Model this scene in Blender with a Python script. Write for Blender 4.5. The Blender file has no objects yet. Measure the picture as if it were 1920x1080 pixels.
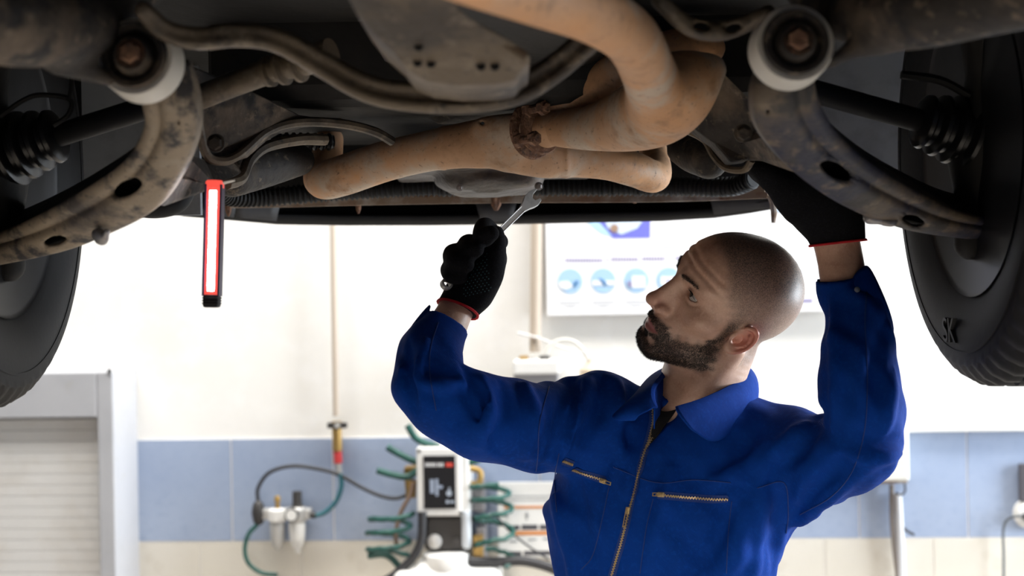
import bpy, bmesh, math, random
import numpy as np
from mathutils import Vector, Matrix

random.seed(7); RNG = np.random.default_rng(7)
scene = bpy.context.scene
C = scene.collection

# ---------------------------------------------------------------- camera
FPX = 2666.7                       # focal length in pixels of the 1920 frame (50 mm on 36 mm)
CAM = np.array([0.0, 0.0, 1.68]); ROLL = math.radians(1.05)
RIGHT = np.array([math.cos(ROLL), 0, -math.sin(ROLL)]); UP = np.array([math.sin(ROLL), 0, math.cos(ROLL)])
FWD = np.array([0.0, 1.0, 0.0])
cd = bpy.data.cameras.new('camera'); cam = bpy.data.objects.new('camera', cd); C.objects.link(cam)
cam.matrix_world = Matrix(((RIGHT[0], UP[0], -FWD[0], CAM[0]), (RIGHT[1], UP[1], -FWD[1], CAM[1]), (RIGHT[2], UP[2], -FWD[2], CAM[2]), (0, 0, 0, 1)))
cd.lens = 50; cd.sensor_width = 36; cd.clip_start = .05; cd.clip_end = 60
cd.dof.use_dof = True; cd.dof.focus_distance = 2.16; cd.dof.aperture_fstop = 3.2
scene.camera = cam

# ---------------------------------------------------------------- light
scene.view_settings.view_transform = 'Standard'; scene.view_settings.look = 'None'
scene.view_settings.gamma = 1.0; scene.view_settings.use_curve_mapping = False
scene.view_settings.exposure = 0.0
world = bpy.data.worlds.new('world'); scene.world = world; world.use_nodes = True
wb = world.node_tree.nodes['Background']; wb.inputs[0].default_value = (1.0, .93, .84, 1); wb.inputs[1].default_value = .045
def area(name, loc, target, size, sizey, power, col=(1, 1, 1)):
    l = bpy.data.lights.new(name, 'AREA'); l.shape = 'RECTANGLE'; l.size = size; l.size_y = sizey; l.energy = power; l.color = col
    o = bpy.data.objects.new(name, l); C.objects.link(o); o.location = loc
    o.rotation_euler = (Vector(target) - Vector(loc)).to_track_quat('-Z', 'Y').to_euler(); return o
area('ceiling_tubes', (-1.3, 3.3, 3.9), (-1.3, 4.1, 1.3), 2.6, .5, 128, (1, .975, .94))
area('ceiling_tubes', (1.5, 3.3, 3.9), (1.5, 4.1, 1.3), 2.6, .5, 128, (1, .975, .94))
area('daylight_window', (3.5, 2.95, 1.75), (.4, 2.15, 1.6), 1.4, 1.9, 230, (.84, .92, 1.0))
area('floor_bounce_fill', (-1.5, -3.0, 1.75), (-.45, .85, 0), 2.2, 1.3, 84, (1, .90, .78)).data.spread = math.radians(36)  # unseen fill added to light the floor, so bounce reaches the car's underside

# ---------------------------------------------------------------- helpers
def P(px, py, Y):
    u = (px - 960) / FPX; v = (540 - py) / FPX
    return CAM + Y * (u * RIGHT + v * UP + FWD)
def ray(px, py):
    d = P(px, py, 1.0) - CAM; return d / np.linalg.norm(d)
def PX(r, Y): return r * Y / FPX
def wloc(o):
    v = np.zeros(3)
    while o is not None:
        v = v + np.array(o.location); o = o.parent
    return v
def tag(o, label=None, cat=None, group=None, kind=None):
    if label: o['label'] = label
    if cat: o['category'] = cat
    if group: o['group'] = group
    if kind: o['kind'] = kind
    return o
def root(name, loc, label, cat, group=None):
    o = bpy.data.objects.new(name, None); C.objects.link(o); o.location = loc; o.empty_display_size = .1
    return tag(o, label, cat, group)
def mesh(name, V, F, mat, parent=None, smooth=True, colattr=None):
    """one mesh object from world coordinates"""
    V = np.asarray(V, float)
    me = bpy.data.meshes.new(name)
    if parent is None:
        lo = V.min(0); hi = V.max(0); org = np.array([(lo[0] + hi[0]) / 2, (lo[1] + hi[1]) / 2, lo[2]])
    else:
        org = wloc(parent)
    Vl = V - org
    if isinstance(F, np.ndarray):
        n = F.shape[1]
        me.vertices.add(len(Vl)); me.vertices.foreach_set('co', Vl.astype(np.float32).ravel())
        me.loops.add(F.size); me.loops.foreach_set('vertex_index', F.astype(np.int32).ravel())
        me.polygons.add(len(F)); me.polygons.foreach_set('loop_start', np.arange(0, F.size, n, dtype=np.int32))
        me.update(calc_edges=True)
    else:
        me.from_pydata([tuple(v) for v in Vl], [], F)
    if smooth: me.polygons.foreach_set('use_smooth', np.ones(len(me.polygons), bool))
    if colattr:
        for k, a in colattr.items():
            at = me.attributes.new(k, 'FLOAT', 'POINT'); at.data.foreach_set('value', np.asarray(a, np.float32))
    me.validate(); me.update()
    if mat: me.materials.append(mat)
    o = bpy.data.objects.new(name, me); C.objects.link(o)
    if parent is not None: o.parent = parent
    else: o.location = org
    return o
class MB:
    """collects simple shapes (world coordinates) into one mesh"""
    def __init__(s): s.V = []; s.F = []
    def add(s, V, F):
        n = len(s.V); s.V += [tuple(map(float, v)) for v in V]; s.F += [[i + n for i in f] for f in F]; return s
    def box(s, c, h, R=None, bev=0):
        c = np.array(c, float); h = np.array(h, float)
        R = np.eye(3) if R is None else np.asarray(R)
        if bev <= 0:
            v = [(x, y, z) for x in (-1, 1) for y in (-1, 1) for z in (-1, 1)]
            f = [(0, 1, 3, 2), (4, 6, 7, 5), (0, 4, 5, 1), (2, 3, 7, 6), (0, 2, 6, 4), (1, 5, 7, 3)]
            return s.add([c + R @ (np.array(q) * h) for q in v], f)
        bm = bmesh.new(); bmesh.ops.create_cube(bm, size=2)
        for q in bm.verts: q.co = Vector((q.co.x * h[0], q.co.y * h[1], q.co.z * h[2]))
        bmesh.ops.bevel(bm, geom=bm.edges[:], offset=bev, segments=2, affect='EDGES', profile=.5)
        bm.verts.index_update()
        V = [c + R @ np.array(q.co) for q in bm.verts]; F = [[q.index for q in f.verts] for f in bm.faces]; bm.free()
        return s.add(V, F)
    def tube(s, pts, r, n=10, cap=True, flat=1.0, up=None):
        pts = np.asarray(pts, float); m = len(pts); r = np.broadcast_to(np.asarray(r, float), (m,))
        V = []; t0 = None
        for i in range(m):
            t = pts[min(i + 1, m - 1)] - pts[max(i - 1, 0)]; t = t / (np.linalg.norm(t) + 1e-12)
            if t0 is None:
                a = np.array([0, 0, 1.0]) if up is None else np.array(up, float)
                if abs(a @ t) > .95: a = np.array([1.0, 0, 0])
                e1 = a - (a @ t) * t
            else: e1 = e1 - (e1 @ t) * t
            e1 /= np.linalg.norm(e1); e2 = np.cross(t, e1); t0 = t
            for k in range(n):
                q = 2 * math.pi * k / n
                V.append(pts[i] + r[i] * (math.cos(q) * e1 * flat + math.sin(q) * e2))
        F = [[i * n + k, i * n + (k + 1) % n, (i + 1) * n + (k + 1) % n, (i + 1) * n + k] for i in range(m - 1) for k in range(n)]
        if cap: F += [list(range(n))[::-1], [(m - 1) * n + k for k in range(n)]]
        return s.add(V, F)
    def cyl(s, a, b, r, r2=None, n=20):
        return s.tube([a, b], [r, r if r2 is None else r2], n)
    def lathe(s, o, axis, prof, n=32, e1=None, closed=False):
        """prof: list of (distance along axis, radius)"""
        axis = np.array(axis, float); axis /= np.linalg.norm(axis); o = np.array(o, float)
        a = np.array([0, 0, 1.0]) if abs(axis[2]) < .9 else np.array([1.0, 0, 0])
        e1 = a - (a @ axis) * axis; e1 /= np.linalg.norm(e1); e2 = np.cross(axis, e1)
        V = [o + axis * h + max(r, 1e-5) * (math.cos(2 * math.pi * k / n) * e1 + math.sin(2 * math.pi * k / n) * e2) for h, r in prof for k in range(n)]
        m = len(prof)
        F = [[i * n + k, i * n + (k + 1) % n, (i + 1) * n + (k + 1) % n, (i + 1) * n + k] for i in range(m - 1) for k in range(n)]
        if closed: F += [[(m - 1) * n + k, (m - 1) * n + (k + 1) % n, (k + 1) % n, k] for k in range(n)]
        else: F += [list(range(n))[::-1], [(m - 1) * n + k for k in range(n)]]
        return s.add(V, F)
    def prism(s, poly, nrm, thick):
        """poly: 3D outline; extruded by thick along nrm"""
        poly = np.asarray(poly, float); n = len(poly); d = np.asarray(nrm, float) * thick
        V = list(poly) + list(poly + d)
        F = [list(range(n))[::-1], [n + i for i in range(n)]] + [[i, (i + 1) % n, n + (i + 1) % n, n + i] for i in range(n)]
        return s.add(V, F)
    def grid(s, G):
        G = np.asarray(G, float); a, b = G.shape[:2]
        return s.add(G.reshape(-1, 3), [[i * b + j, i * b + j + 1, (i + 1) * b + j + 1, (i + 1) * b + j] for i in range(a - 1) for j in range(b - 1)])
    def build(s, name, mat, parent=None, smooth=False, fix=True):
        o = mesh(name, s.V, s.F, mat, parent, smooth)
        if fix:
            bm = bmesh.new(); bm.from_mesh(o.data); bmesh.ops.recalc_face_normals(bm, faces=bm.faces[:]); bm.to_mesh(o.data); bm.free()
        if smooth:
            try: o.data.set_sharp_from_angle(angle=math.radians(40))
            except Exception: pass
        return o
def solid(o, t, off=0):
    m = o.modifiers.new('thickness', 'SOLIDIFY'); m.thickness = t; m.offset = off; return o
def subd(o, n=1):
    m = o.modifiers.new('smooth', 'SUBSURF'); m.levels = n; m.render_levels = n; return o
def crom(pts, n=8):
    """Catmull-Rom through rows of any width"""
    p = np.asarray(pts, float); p = np.vstack([2 * p[0] - p[1], p, 2 * p[-1] - p[-2]]); out = []
    for i in range(1, len(p) - 2):
        for t in np.arange(n) / n:
            out.append(.5 * ((2 * p[i]) + (p[i + 1] - p[i - 1]) * t + (2 * p[i - 1] - 5 * p[i] + 4 * p[i + 1] - p[i + 2]) * t * t + (-p[i - 1] + 3 * p[i] - 3 * p[i + 1] + p[i + 2]) * t ** 3))
    out.append(p[-2]); return np.array(out)
def pxpath(rows, n=8):
    """rows (px, py, Y, r_px) -> smooth 3D points and radii in metres"""
    w = crom([list(P(r[0], r[1], r[2])) + [PX(r[3], r[2])] for r in rows], n)
    return w[:, :3], w[:, 3]

# ---- signed distance modelling
def smin(a, b, k):
    h = np.clip(.5 + .5 * (b - a) / k, 0, 1); return b + (a - b) * h - k * h * (1 - h)
def smax(a, b, k): return -smin(-a, -b, k)
def cone(p, a, b, ra, rb):
    a = np.asarray(a, float); b = np.asarray(b, float); ba = b - a
    t = np.clip(((p - a) @ ba) / (ba @ ba + 1e-12), 0, 1)
    q = p - a - t[:, None] * ba
    return np.sqrt((q * q).sum(1)) - (ra + (rb - ra) * t)
def ball(p, c, r):
    q = p - np.asarray(c, float); return np.sqrt((q * q).sum(1)) - r
def ell(p, c, r, R=None):
    q = p - np.asarray(c, float)
    if R is not None: q = q @ np.asarray(R, float)       # columns of R are the axes
    r = np.asarray(r, float); k0 = np.sqrt(((q / r) ** 2).sum(1)); k1 = np.sqrt(((q / (r * r)) ** 2).sum(1))
    return k0 * (k0 - 1) / np.maximum(k1, 1e-9)
def rbox(p, c, h, R=None, r=0.0):
    q = p - np.asarray(c, float)
    if R is not None: q = q @ np.asarray(R, float)
    q = np.abs(q) - (np.asarray(h, float) - r)
    return np.sqrt((np.maximum(q, 0) ** 2).sum(1)) + np.minimum(q.max(1), 0) - r
def chain(p, pts, rs, m=.09):
    """union of tapered capsules, culled to its bounding box"""
    pts = np.asarray(pts, float); rs = np.broadcast_to(np.asarray(rs, float), (len(pts),))
    out = np.full(len(p), .3)
    lo = pts.min(0) - rs.max() - m; hi = pts.max(0) + rs.max() + m
    k = np.where(((p > lo) & (p < hi)).all(1))[0]
    if len(k):
        q = p[k]; d = np.full(len(k), .3)
        for i in range(len(pts) - 1): d = np.minimum(d, cone(q, pts[i], pts[i + 1], rs[i], rs[i + 1]))
        out[k] = d
    return out
def nets(fn, lo, hi, h):
    """surface nets over a narrow band"""
    lo = np.asarray(lo, float); hi = np.asarray(hi, float); B = 8
    nb = np.ceil((hi - lo) / h / B).astype(int) + 1; n = nb * B
    cg = np.stack(np.meshgrid(*[np.arange(k) for k in nb], indexing='ij'), -1).reshape(-1, 3)
    ctr = lo + (cg * B + (B - 1) / 2) * h
    dc = np.concatenate([fn(c) for c in np.array_split(ctr, max(1, len(ctr) // 100000))])
    act = cg[np.abs(dc) < h * B * .87 * 1.25 + .006]
    f6 = np.empty((nb[0], nb[1], nb[2], B, B, B), np.float32)
    f6[...] = np.where(dc < 0, -1, 1).reshape(nb)[..., None, None, None]
    off = np.stack(np.meshgrid(*[np.arange(B)] * 3, indexing='ij'), -1).reshape(-1, 3)
    for i in range(0, len(act), 256):
        a = act[i:i + 256]
        pts = lo + (a[:, None, :] * B + off[None]).reshape(-1, 3) * h
        f6[a[:, 0], a[:, 1], a[:, 2]] = fn(pts).reshape(len(a), B, B, B)
    f = f6.transpose(0, 3, 1, 4, 2, 5).reshape(n)
    s = f < 0
    cnt = np.zeros(n - 1, np.int8)
    for dx in (0, 1):
        for dy in (0, 1):
            for dz in (0, 1): cnt += s[dx:n[0] - 1 + dx, dy:n[1] - 1 + dy, dz:n[2] - 1 + dz]
    I = np.argwhere((cnt > 0) & (cnt < 8)); idx = np.full(n - 1, -1, np.int32); idx[I[:, 0], I[:, 1], I[:, 2]] = np.arange(len(I))
    acc = np.zeros((len(I), 3)); num = np.zeros(len(I))
    cor = [(a, b, c) for a in (0, 1) for b in (0, 1) for c in (0, 1)]
    val = {c: f[I[:, 0] + c[0], I[:, 1] + c[1], I[:, 2] + c[2]] for c in cor}
    for c in cor:
        for ax in range(3):
            if c[ax] == 0:
                d = list(c); d[ax] = 1; d = tuple(d); a = val[c]; b = val[d]
                m = (a < 0) != (b < 0)
                t = np.where(m, a / np.where(a - b == 0, 1, a - b), 0)
                pt = np.tile(np.array(c, float), (len(I), 1)); pt[:, ax] = t
                acc += pt * m[:, None]; num += m
    V = lo + (I + acc / num[:, None]) * h
    Q = []
    for ax in range(3):
        u, v = (ax + 1) % 3, (ax + 2) % 3
        sl0 = [slice(1, -1)] * 3; sl0[ax] = slice(0, -1); sl1 = list(sl0); sl1[ax] = slice(1, None)
        e = np.argwhere(s[tuple(sl0)] != s[tuple(sl1)])
        if not len(e): continue
        for w in (u, v): e[:, w] += 1
        e = e[(e < (n - 1)).all(1)]
        fl = s[e[:, 0], e[:, 1], e[:, 2]]
        def g(du, dv):
            q = e.copy(); q[:, u] -= du; q[:, v] -= dv; return idx[q[:, 0], q[:, 1], q[:, 2]]
        q = np.stack([g(1, 1), g(0, 1), g(0, 0), g(1, 0)], 1)
        q[~fl] = q[~fl][:, ::-1]; Q.append(q)
    Q = np.vstack(Q); Q = Q[(Q >= 0).all(1)]
    return V, Q
def sdfobj(name, fn, lo, hi, h, mat, parent=None, attrs=None):
    V, Q = nets(fn, lo, hi, h)
    return mesh(name, V, Q, mat, parent, True, attrs(V) if attrs else None)
def hits(fn, pxs, y0=1.75, y1=2.7):
    """first surface points along the rays through many pixels; returns points and a found mask"""
    pxs = np.asarray(pxs, float); D = np.array([ray(a, b) for a, b in pxs[:, :2]]); t = y0 / D[:, 1]; ok = np.zeros(len(D), bool); live = np.ones(len(D), bool)
    for _ in range(90):
        k = np.where(live)[0]
        if not len(k): break
        v = fn(CAM + t[k, None] * D[k]); done = v < 3e-4
        ok[k[done]] = True; live[k[done]] = False
        t[k[~done]] += np.clip(v[~done] * .75, 2e-4, .08)
        live[t * D[:, 1] > y1] = False
    return CAM + t[:, None] * D, ok
def hit(fn, px, py, y0=1.75, y1=2.7):
    p, ok = hits(fn, [(px, py)], y0, y1); return p[0] if ok[0] else None
def nrms(fn, p, e=.0015):
    p = np.asarray(p, float); g = np.stack([fn(p + e * np.eye(3)[i]) - fn(p - e * np.eye(3)[i]) for i in range(3)], 1)
    return g / (np.linalg.norm(g, axis=1)[:, None] + 1e-12)
def nrm(fn, p, e=.0015):
    p = np.asarray(p, float); q = np.vstack([p + e * np.eye(3), p - e * np.eye(3)]); v = fn(q); g = v[:3] - v[3:]
    return g / (np.linalg.norm(g) + 1e-12)
def bounds(rows, pad):
    pts = np.array([P(r[0], r[1], r[2]) for r in rows]); rr = max(PX(r[3], r[2]) for r in rows) + pad
    return pts.min(0) - rr, pts.max(0) + rr

# ---- materials
def mat(name, col, rough=.6, metal=0, layers=(), bump=None, spec=.5, emit=None, sss=0, coat=0, sheen=0):
    """layers: (scale, colour, lo, hi, detail[, stretch]) noise-masked mixes over the base colour; bump: (scale, strength, distance)"""
    m = bpy.data.materials.new(name); m.use_nodes = True; nt = m.node_tree; N = nt.nodes; Lk = nt.links
    b = N['Principled BSDF']; b.inputs['Roughness'].default_value = rough; b.inputs['Metallic'].default_value = metal
    b.inputs['Base Color'].default_value = (*col, 1); b.inputs['Specular IOR Level'].default_value = spec
    if sss: b.inputs['Subsurface Weight'].default_value = sss; b.inputs['Subsurface Radius'].default_value = (.012, .005, .003); b.inputs['Subsurface Scale'].default_value = 1
    if coat: b.inputs['Coat Weight'].default_value = coat
    if sheen: b.inputs['Sheen Weight'].default_value = sheen
    if emit: b.inputs['Emission Color'].default_value = (*emit[0], 1); b.inputs['Emission Strength'].default_value = emit[1]
    tc = N.new('ShaderNodeTexCoord'); cur = None
    for k, ly in enumerate(layers):
        sc, c2, lo_, hi_, det = ly[:5]
        n = N.new('ShaderNodeTexNoise'); n.inputs['Scale'].default_value = sc; n.inputs['Detail'].default_value = det; n.inputs['Roughness'].default_value = .6
        mp = N.new('ShaderNodeMapping'); mp.inputs['Location'].default_value = (k * 3.1, k * 1.7, k * .9)
        if len(ly) > 5: mp.inputs['Scale'].default_value = ly[5]
        Lk.new(tc.outputs['Object'], mp.inputs[0]); Lk.new(mp.outputs[0], n.inputs['Vector'])
        r = N.new('ShaderNodeMapRange'); r.inputs[1].default_value = lo_; r.inputs[2].default_value = hi_; Lk.new(n.outputs[0], r.inputs[0])
        mx = N.new('ShaderNodeMix'); mx.data_type = 'RGBA'; Lk.new(r.outputs[0], mx.inputs[0])
        if cur is None: mx.inputs[6].default_value = (*col, 1)
        else: Lk.new(cur, mx.inputs[6])
        mx.inputs[7].default_value = (*c2, 1); cur = mx.outputs[2]
    if cur is not None: Lk.new(cur, b.inputs['Base Color'])
    if bump:
        n = N.new('ShaderNodeTexNoise'); n.inputs['Scale'].default_value = bump[0]; n.inputs['Detail'].default_value = 5
        Lk.new(tc.outputs['Object'], n.inputs['Vector'])
        bp = N.new('ShaderNodeBump'); bp.inputs['Strength'].default_value = bump[1]; bp.inputs['Distance'].default_value = bump[2]
        Lk.new(n.outputs[0], bp.inputs['Height']); Lk.new(bp.outputs[0], b.inputs['Normal'])
    return m
# ================================================================ the workshop
PLASTER = mat('white_plaster', (.80, .785, .75), .85, layers=((1.6, (.74, .715, .665), .45, .75, 4), (11, (.83, .82, .80), .5, .8, 4)), bump=(60, .15, .003))
BLUET = mat('blue_tile', (.30, .365, .50), .35, layers=((2.2, (.36, .425, .55), .4, .7, 3), (40, (.28, .345, .48), .5, .8, 3)))
CREAMT = mat('cream_tile', (.66, .62, .54), .35, layers=((2.5, (.70, .665, .60), .4, .7, 3), (8, (.55, .50, .42), .58, .8, 4)))
GROUT = mat('grout', (.78, .75, .71), .9)
CONCRETE = mat('grey_concrete', (.34, .315, .285), .7, layers=((1.3, (.28, .26, .235), .4, .7, 5), (14, (.39, .365, .33), .5, .8, 4)), bump=(30, .2, .004))
WA = math.radians(-4.32); WS = np.array([math.cos(WA), math.sin(WA), 0]); WN = np.array([math.sin(WA), -math.cos(WA), 0]); WO = np.array([-1.118, 4.2, 0])
WR = np.stack([WS, WN, [0, 0, 1]], 1)
def W(s, z, d=0): return WO + WS * s + WN * d + np.array([0, 0, z])
def WP(px, py, d=0):
    """point on the back wall (d metres proud of it) seen at a pixel"""
    r = P(px, py, 1.0) - CAM; t = ((WO + WN * d - CAM) @ WN) / (r @ WN); return CAM + t * r
def wsz(px, py, d=0):
    q = WP(px, py, d) - WO; return q @ WS, q[2]
_, zt = wsz(435, 822); s0, _ = wsz(435, 900)
m = MB(); m.box(W(1.1, 2.2, -.1), (4.2, .1, 2.2), WR)
wall = tag(m.build('wall_back', PLASTER), kind='structure')
m = MB(); m.box(W(1.1, zt / 2, .002), (4.2, .002, zt / 2 - .001), WR); m.build('tile_bed', GROUT, wall)
def tile(name, s, z, w, h, mt, src={}):
    o = None
    if (name,) in src: o = bpy.data.objects.new(name, src[(name,)])
    else:
        m = MB(); m.box((0, 0, 0), (w / 2 - .0020, .002, h / 2 - .0020), None, .0008)
        me = bpy.data.meshes.new(name); me.from_pydata(m.V, [], m.F); me.materials.append(mt); src[(name,)] = me; o = bpy.data.objects.new(name, me)
    C.objects.link(o); o.parent = wall; o.location = W(s, z, .0042) - wloc(wall); o.rotation_euler = (0, 0, WA)
T = .302
for k in range(-7, 12): tile('blue_tile', s0 + (k + .5) * T, zt - T / 2, T, T, BLUET)
for j in range(1, 4):
    for k in range(-7, 12): tile('cream_tile', s0 - .098 + (k + .5) * T, zt - T * (j + .5), T, T, CREAMT)
m = MB(); m.box((0, 0, -.05), (4.6, 5.6, .05)); tag(m.build('floor', CONCRETE), kind='structure')
m = MB(); m.box((0, 0, 4.75), (4.6, 5.6, .05)); tag(m.build('ceiling', mat('ceiling_paint', (.7, .69, .67), .9)), kind='structure')
# right wall with the daylight window
m = MB(); m.box((4.1, 4.3, 2.35), (.1, .5, 2.35)); m.box((4.1, -1.6, 2.35), (.1, 3.2, 2.35)); m.box((4.1, 2.7, .4), (.1, 1.1, .4)); m.box((4.1, 2.7, 4.0), (.1, 1.1, .7)); tag(m.build('wall_right', PLASTER), kind='structure')
# small shelf-like moulding along the top of the tiles on the right
m = MB(); a = WP(1700, 804, .012); b = WP(2250, 804, .012); sa, _ = wsz(1560, 800); sb, _ = wsz(2300, 800); m.box(W((sa + sb) / 2, zt + .012, .014), ((sb - sa) / 2, .014, .012), WR, .003); tag(m.build('trim_1', mat('white_trim', (.74, .73, .70), .5)), kind='structure')
# ================================================================ the raised car, seen from below
DIRT = mat('dirty_dark_steel', (.024, .019, .015), .75, .1, layers=((6, (.13, .095, .064), .50, .66, 7), (22, (.009, .008, .008), .48, .62, 6), (55, (.19, .145, .10), .58, .74, 6)), bump=(45, .7, .006))
ARMM = mat('worn_arm_steel', (.27, .215, .155), .62, .1, layers=((5, (.065, .055, .050), .47, .57, 7), (17, (.035, .032, .034), .52, .62, 6), (40, (.30, .25, .19), .55, .70, 6), (95, (.05, .045, .04), .58, .72, 5)), bump=(50, .55, .004))
ARMR = mat('shaded_navy_arm_steel', (.10, .075, .05), .6, .1, layers=((4, (.018, .019, .035), .46, .54, 7), (17, (.03, .026, .024), .52, .62, 6), (40, (.16, .12, .08), .56, .72, 6)), bump=(50, .55, .004))  # darker arm steel: right side's weaker light put into colour, plus navy patches
BARM = mat('dusty_bar_steel', (.12, .09, .058), .6, .15, layers=((6, (.045, .035, .026), .46, .60, 6), (30, (.20, .16, .115), .54, .74, 6), (80, (.035, .03, .025), .58, .72, 5)), bump=(60, .5, .004))
EXH = mat('rusted_exhaust_steel', (.46, .27, .15), .65, .05, layers=((4, (.52, .265, .115), .42, .60, 5), (9, (.44, .345, .26), .50, .64, 6), (28, (.30, .165, .085), .54, .72, 6), (140, (.15, .085, .055), .60, .76, 4)), bump=(110, .35, .002))
FLNG = mat('flaking_rust', (.17, .085, .05), .9, layers=((60, (.30, .17, .10), .5, .7, 5), (120, (.06, .035, .028), .5, .7, 4)), bump=(140, 1.0, .004))
RUBB = mat('black_rubber', (.007, .007, .0075), .62, layers=((12, (.012, .0115, .012), .45, .7, 4),), bump=(90, .2, .002), spec=.25)
TYRE = mat('tyre_rubber', (.0055, .0055, .0063), .6, layers=((9, (.008, .008, .0092), .4, .7, 5), (60, (.016, .0145, .0135), .6, .85, 4)), bump=(160, .2, .001), spec=.2)
RIM = mat('dark_alloy', (.016, .016, .018), .42, .3, layers=((14, (.010, .010, .011), .45, .7, 4),))
WHITEB = mat('white_bush_sleeve', (.52, .50, .45), .55, layers=((20, (.50, .47, .41), .5, .8, 4),))
PLAS = mat('black_underbody_plastic', (.004, .004, .0045), .6, layers=((10, (.006, .006, .007), .45, .7, 4),), spec=.2)
GPLAS = mat('grey_underbody_plastic', (.035, .035, .038), .6, layers=((14, (.026, .026, .028), .45, .7, 4),))
LINER = mat('wheel_arch_liner', (.20, .215, .24), .7, layers=((18, (.15, .16, .18), .45, .7, 4),), bump=(50, .3, .003))
DARKM = mat('dark_engine_metal', (.006, .0055, .005), .75, .1, layers=((9, (.016, .013, .010), .55, .8, 5),), bump=(40, .4, .004))
OILP = mat('oily_pan_steel', (.032, .024, .02), .5, .1, layers=((14, (.085, .06, .045), .5, .72, 5), (50, (.025, .02, .02), .5, .7, 4)), bump=(40, .7, .006))
RSTRIP = mat('rusty_support', (.24, .17, .115), .8, .05, layers=((14, (.46, .42, .37), .48, .66, 5), (30, (.20, .10, .05), .5, .7, 5)), bump=(70, .4, .003))
STEEL = mat('worn_bolt_steel', (.26, .25, .25), .45, .7, layers=((60, (.14, .10, .08), .5, .7, 4),))
CARP = mat('grey_car_paint', (.10, .105, .115), .3, .4, coat=.4)
car = root('car', (0, .8, 1.55), 'underside of a raised car with rusty exhaust, suspension arms and hanging wheels', 'car')
def px_sdf(name, rows, fn, h, mt, pad=.03):
    lo, hi = bounds(rows, pad); return sdfobj(name, fn, lo, hi, h, mt, car)
def path_fn(rows, n=6):
    w, r = pxpath(rows, n); return lambda p: chain(p, w, r)
def bore(p, px, py, rx, ry, ang, Y, dep=.12):
    """elliptical hole along the view ray through a pixel"""
    c = P(px, py, Y); d = ray(px, py); e1 = RIGHT * math.cos(ang) + UP * math.sin(ang); e1 = e1 - (e1 @ d) * d; e1 /= np.linalg.norm(e1); e2 = np.cross(d, e1)
    q = p - c; a = q @ e1 / PX(rx, Y); b = q @ e2 / PX(ry, Y); k = np.sqrt(a * a + b * b)
    return np.maximum((k - 1) * PX(min(rx, ry), Y), np.abs(q @ d) - dep)
def bolt(name, px, py, Y, r, parent, mt=None, axis=(0, -1, -.15), n=6):
    m = MB(); c = P(px, py, Y); R_ = PX(r, Y); ax = np.array(axis, float); ax /= np.linalg.norm(ax)
    m.lathe(c, ax, [(0, R_ * 1.35), (R_ * .25, R_ * 1.3)], 18); m.lathe(c + ax * R_ * .25, ax, [(0, R_), (R_ * .7, R_), (R_ * .85, R_ * .8)], n)
    return m.build(name, mt or STEEL, parent)
def poly(name, pts, mt, thick, parent=None, bev=.003, d=(0, 1, 0)):
    m = MB(); m.prism([P(*q) for q in pts], d, thick); o = m.build(name, mt, parent or car)
    if bev: b = o.modifiers.new('edge', 'BEVEL'); b.width = bev; b.segments = 2; b.limit_method = 'ANGLE'
    return o
def lip(name, pts, mt, r=4, n=6, parent=None):
    w, rr = pxpath([(*q, r) for q in pts], n); m = MB(); m.tube(w, rr, 8); return m.build(name, mt, parent or car, True)

# ---- floor pan, engine, body shell above
m = MB(); m.box((0, .55, 2.12), (.62, 2.0, .05)); m.box((0, 2.62, 2.2), (.62, .2, .06)); m.build('floor_pan', DARKM, car)
m = MB(); m.box((-.02, 2.36, 2.14), (.42, .30, .19), None, .03); m.box((-.02, 1.75, 2.10), (.17, .42, .10), None, .04); m.build('engine_block', DARKM, car)
m = MB(); m.box((0, 2.74, 2.06), (.50, .02, .20)); m.build('radiator', DARKM, car)
for s in (-1, 1):
    m = MB(); m.box((s * .60, .2, 2.00), (.07, 1.25, .07), None, .015); m.build('sill', CARP, car)
    m = MB(); m.box((s * (.60 if s > 0 else .63), 2.44, 2.16), (.088 if s > 0 else .10, .008, .345)); m.box((s * .70, 1.45, 2.30), (.25, .008, .22)); m.box((s * .68, 1.95, 2.50), (.27, .5, .01)); m.box((s * .46, 1.75, 2.38), (.008, .70, .14))
    m.build('wheel_arch_liner', LINER, car)
    m = MB(); m.box((s * .83, 2.445, 2.16), (.13, .008, .34)); m.build('splash_guard', PLAS, car)
    m = MB(); m.prism([(s * .96, y, z) for y, z in ((-.9, 1.95), (1.5, 1.95), (1.52, 2.12), (1.62, 2.24), (1.8, 2.32), (2.1, 2.32), (2.28, 2.24), (2.38, 2.12), (2.42, 1.98), (2.86, 1.92), (2.9, 2.2), (2.84, 2.5), (1.3, 2.72), (-.9, 2.72))], (-s, 0, 0), .03)
    o = m.build('fender', CARP, car); b = o.modifiers.new('edge', 'BEVEL'); b.width = .012; b.segments = 2
m = MB(); m.grid(np.array([[(x, y, z + .05 * math.cos(x * 1.6)) for x in np.linspace(-.95, .95, 13)] for y, z in ((2.88, 2.5), (2.6, 2.62), (2.0, 2.68), (1.3, 2.72), (.6, 2.76), (-.9, 2.78))])); solid(m.build('bonnet', CARP, car, True), .02)

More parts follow.
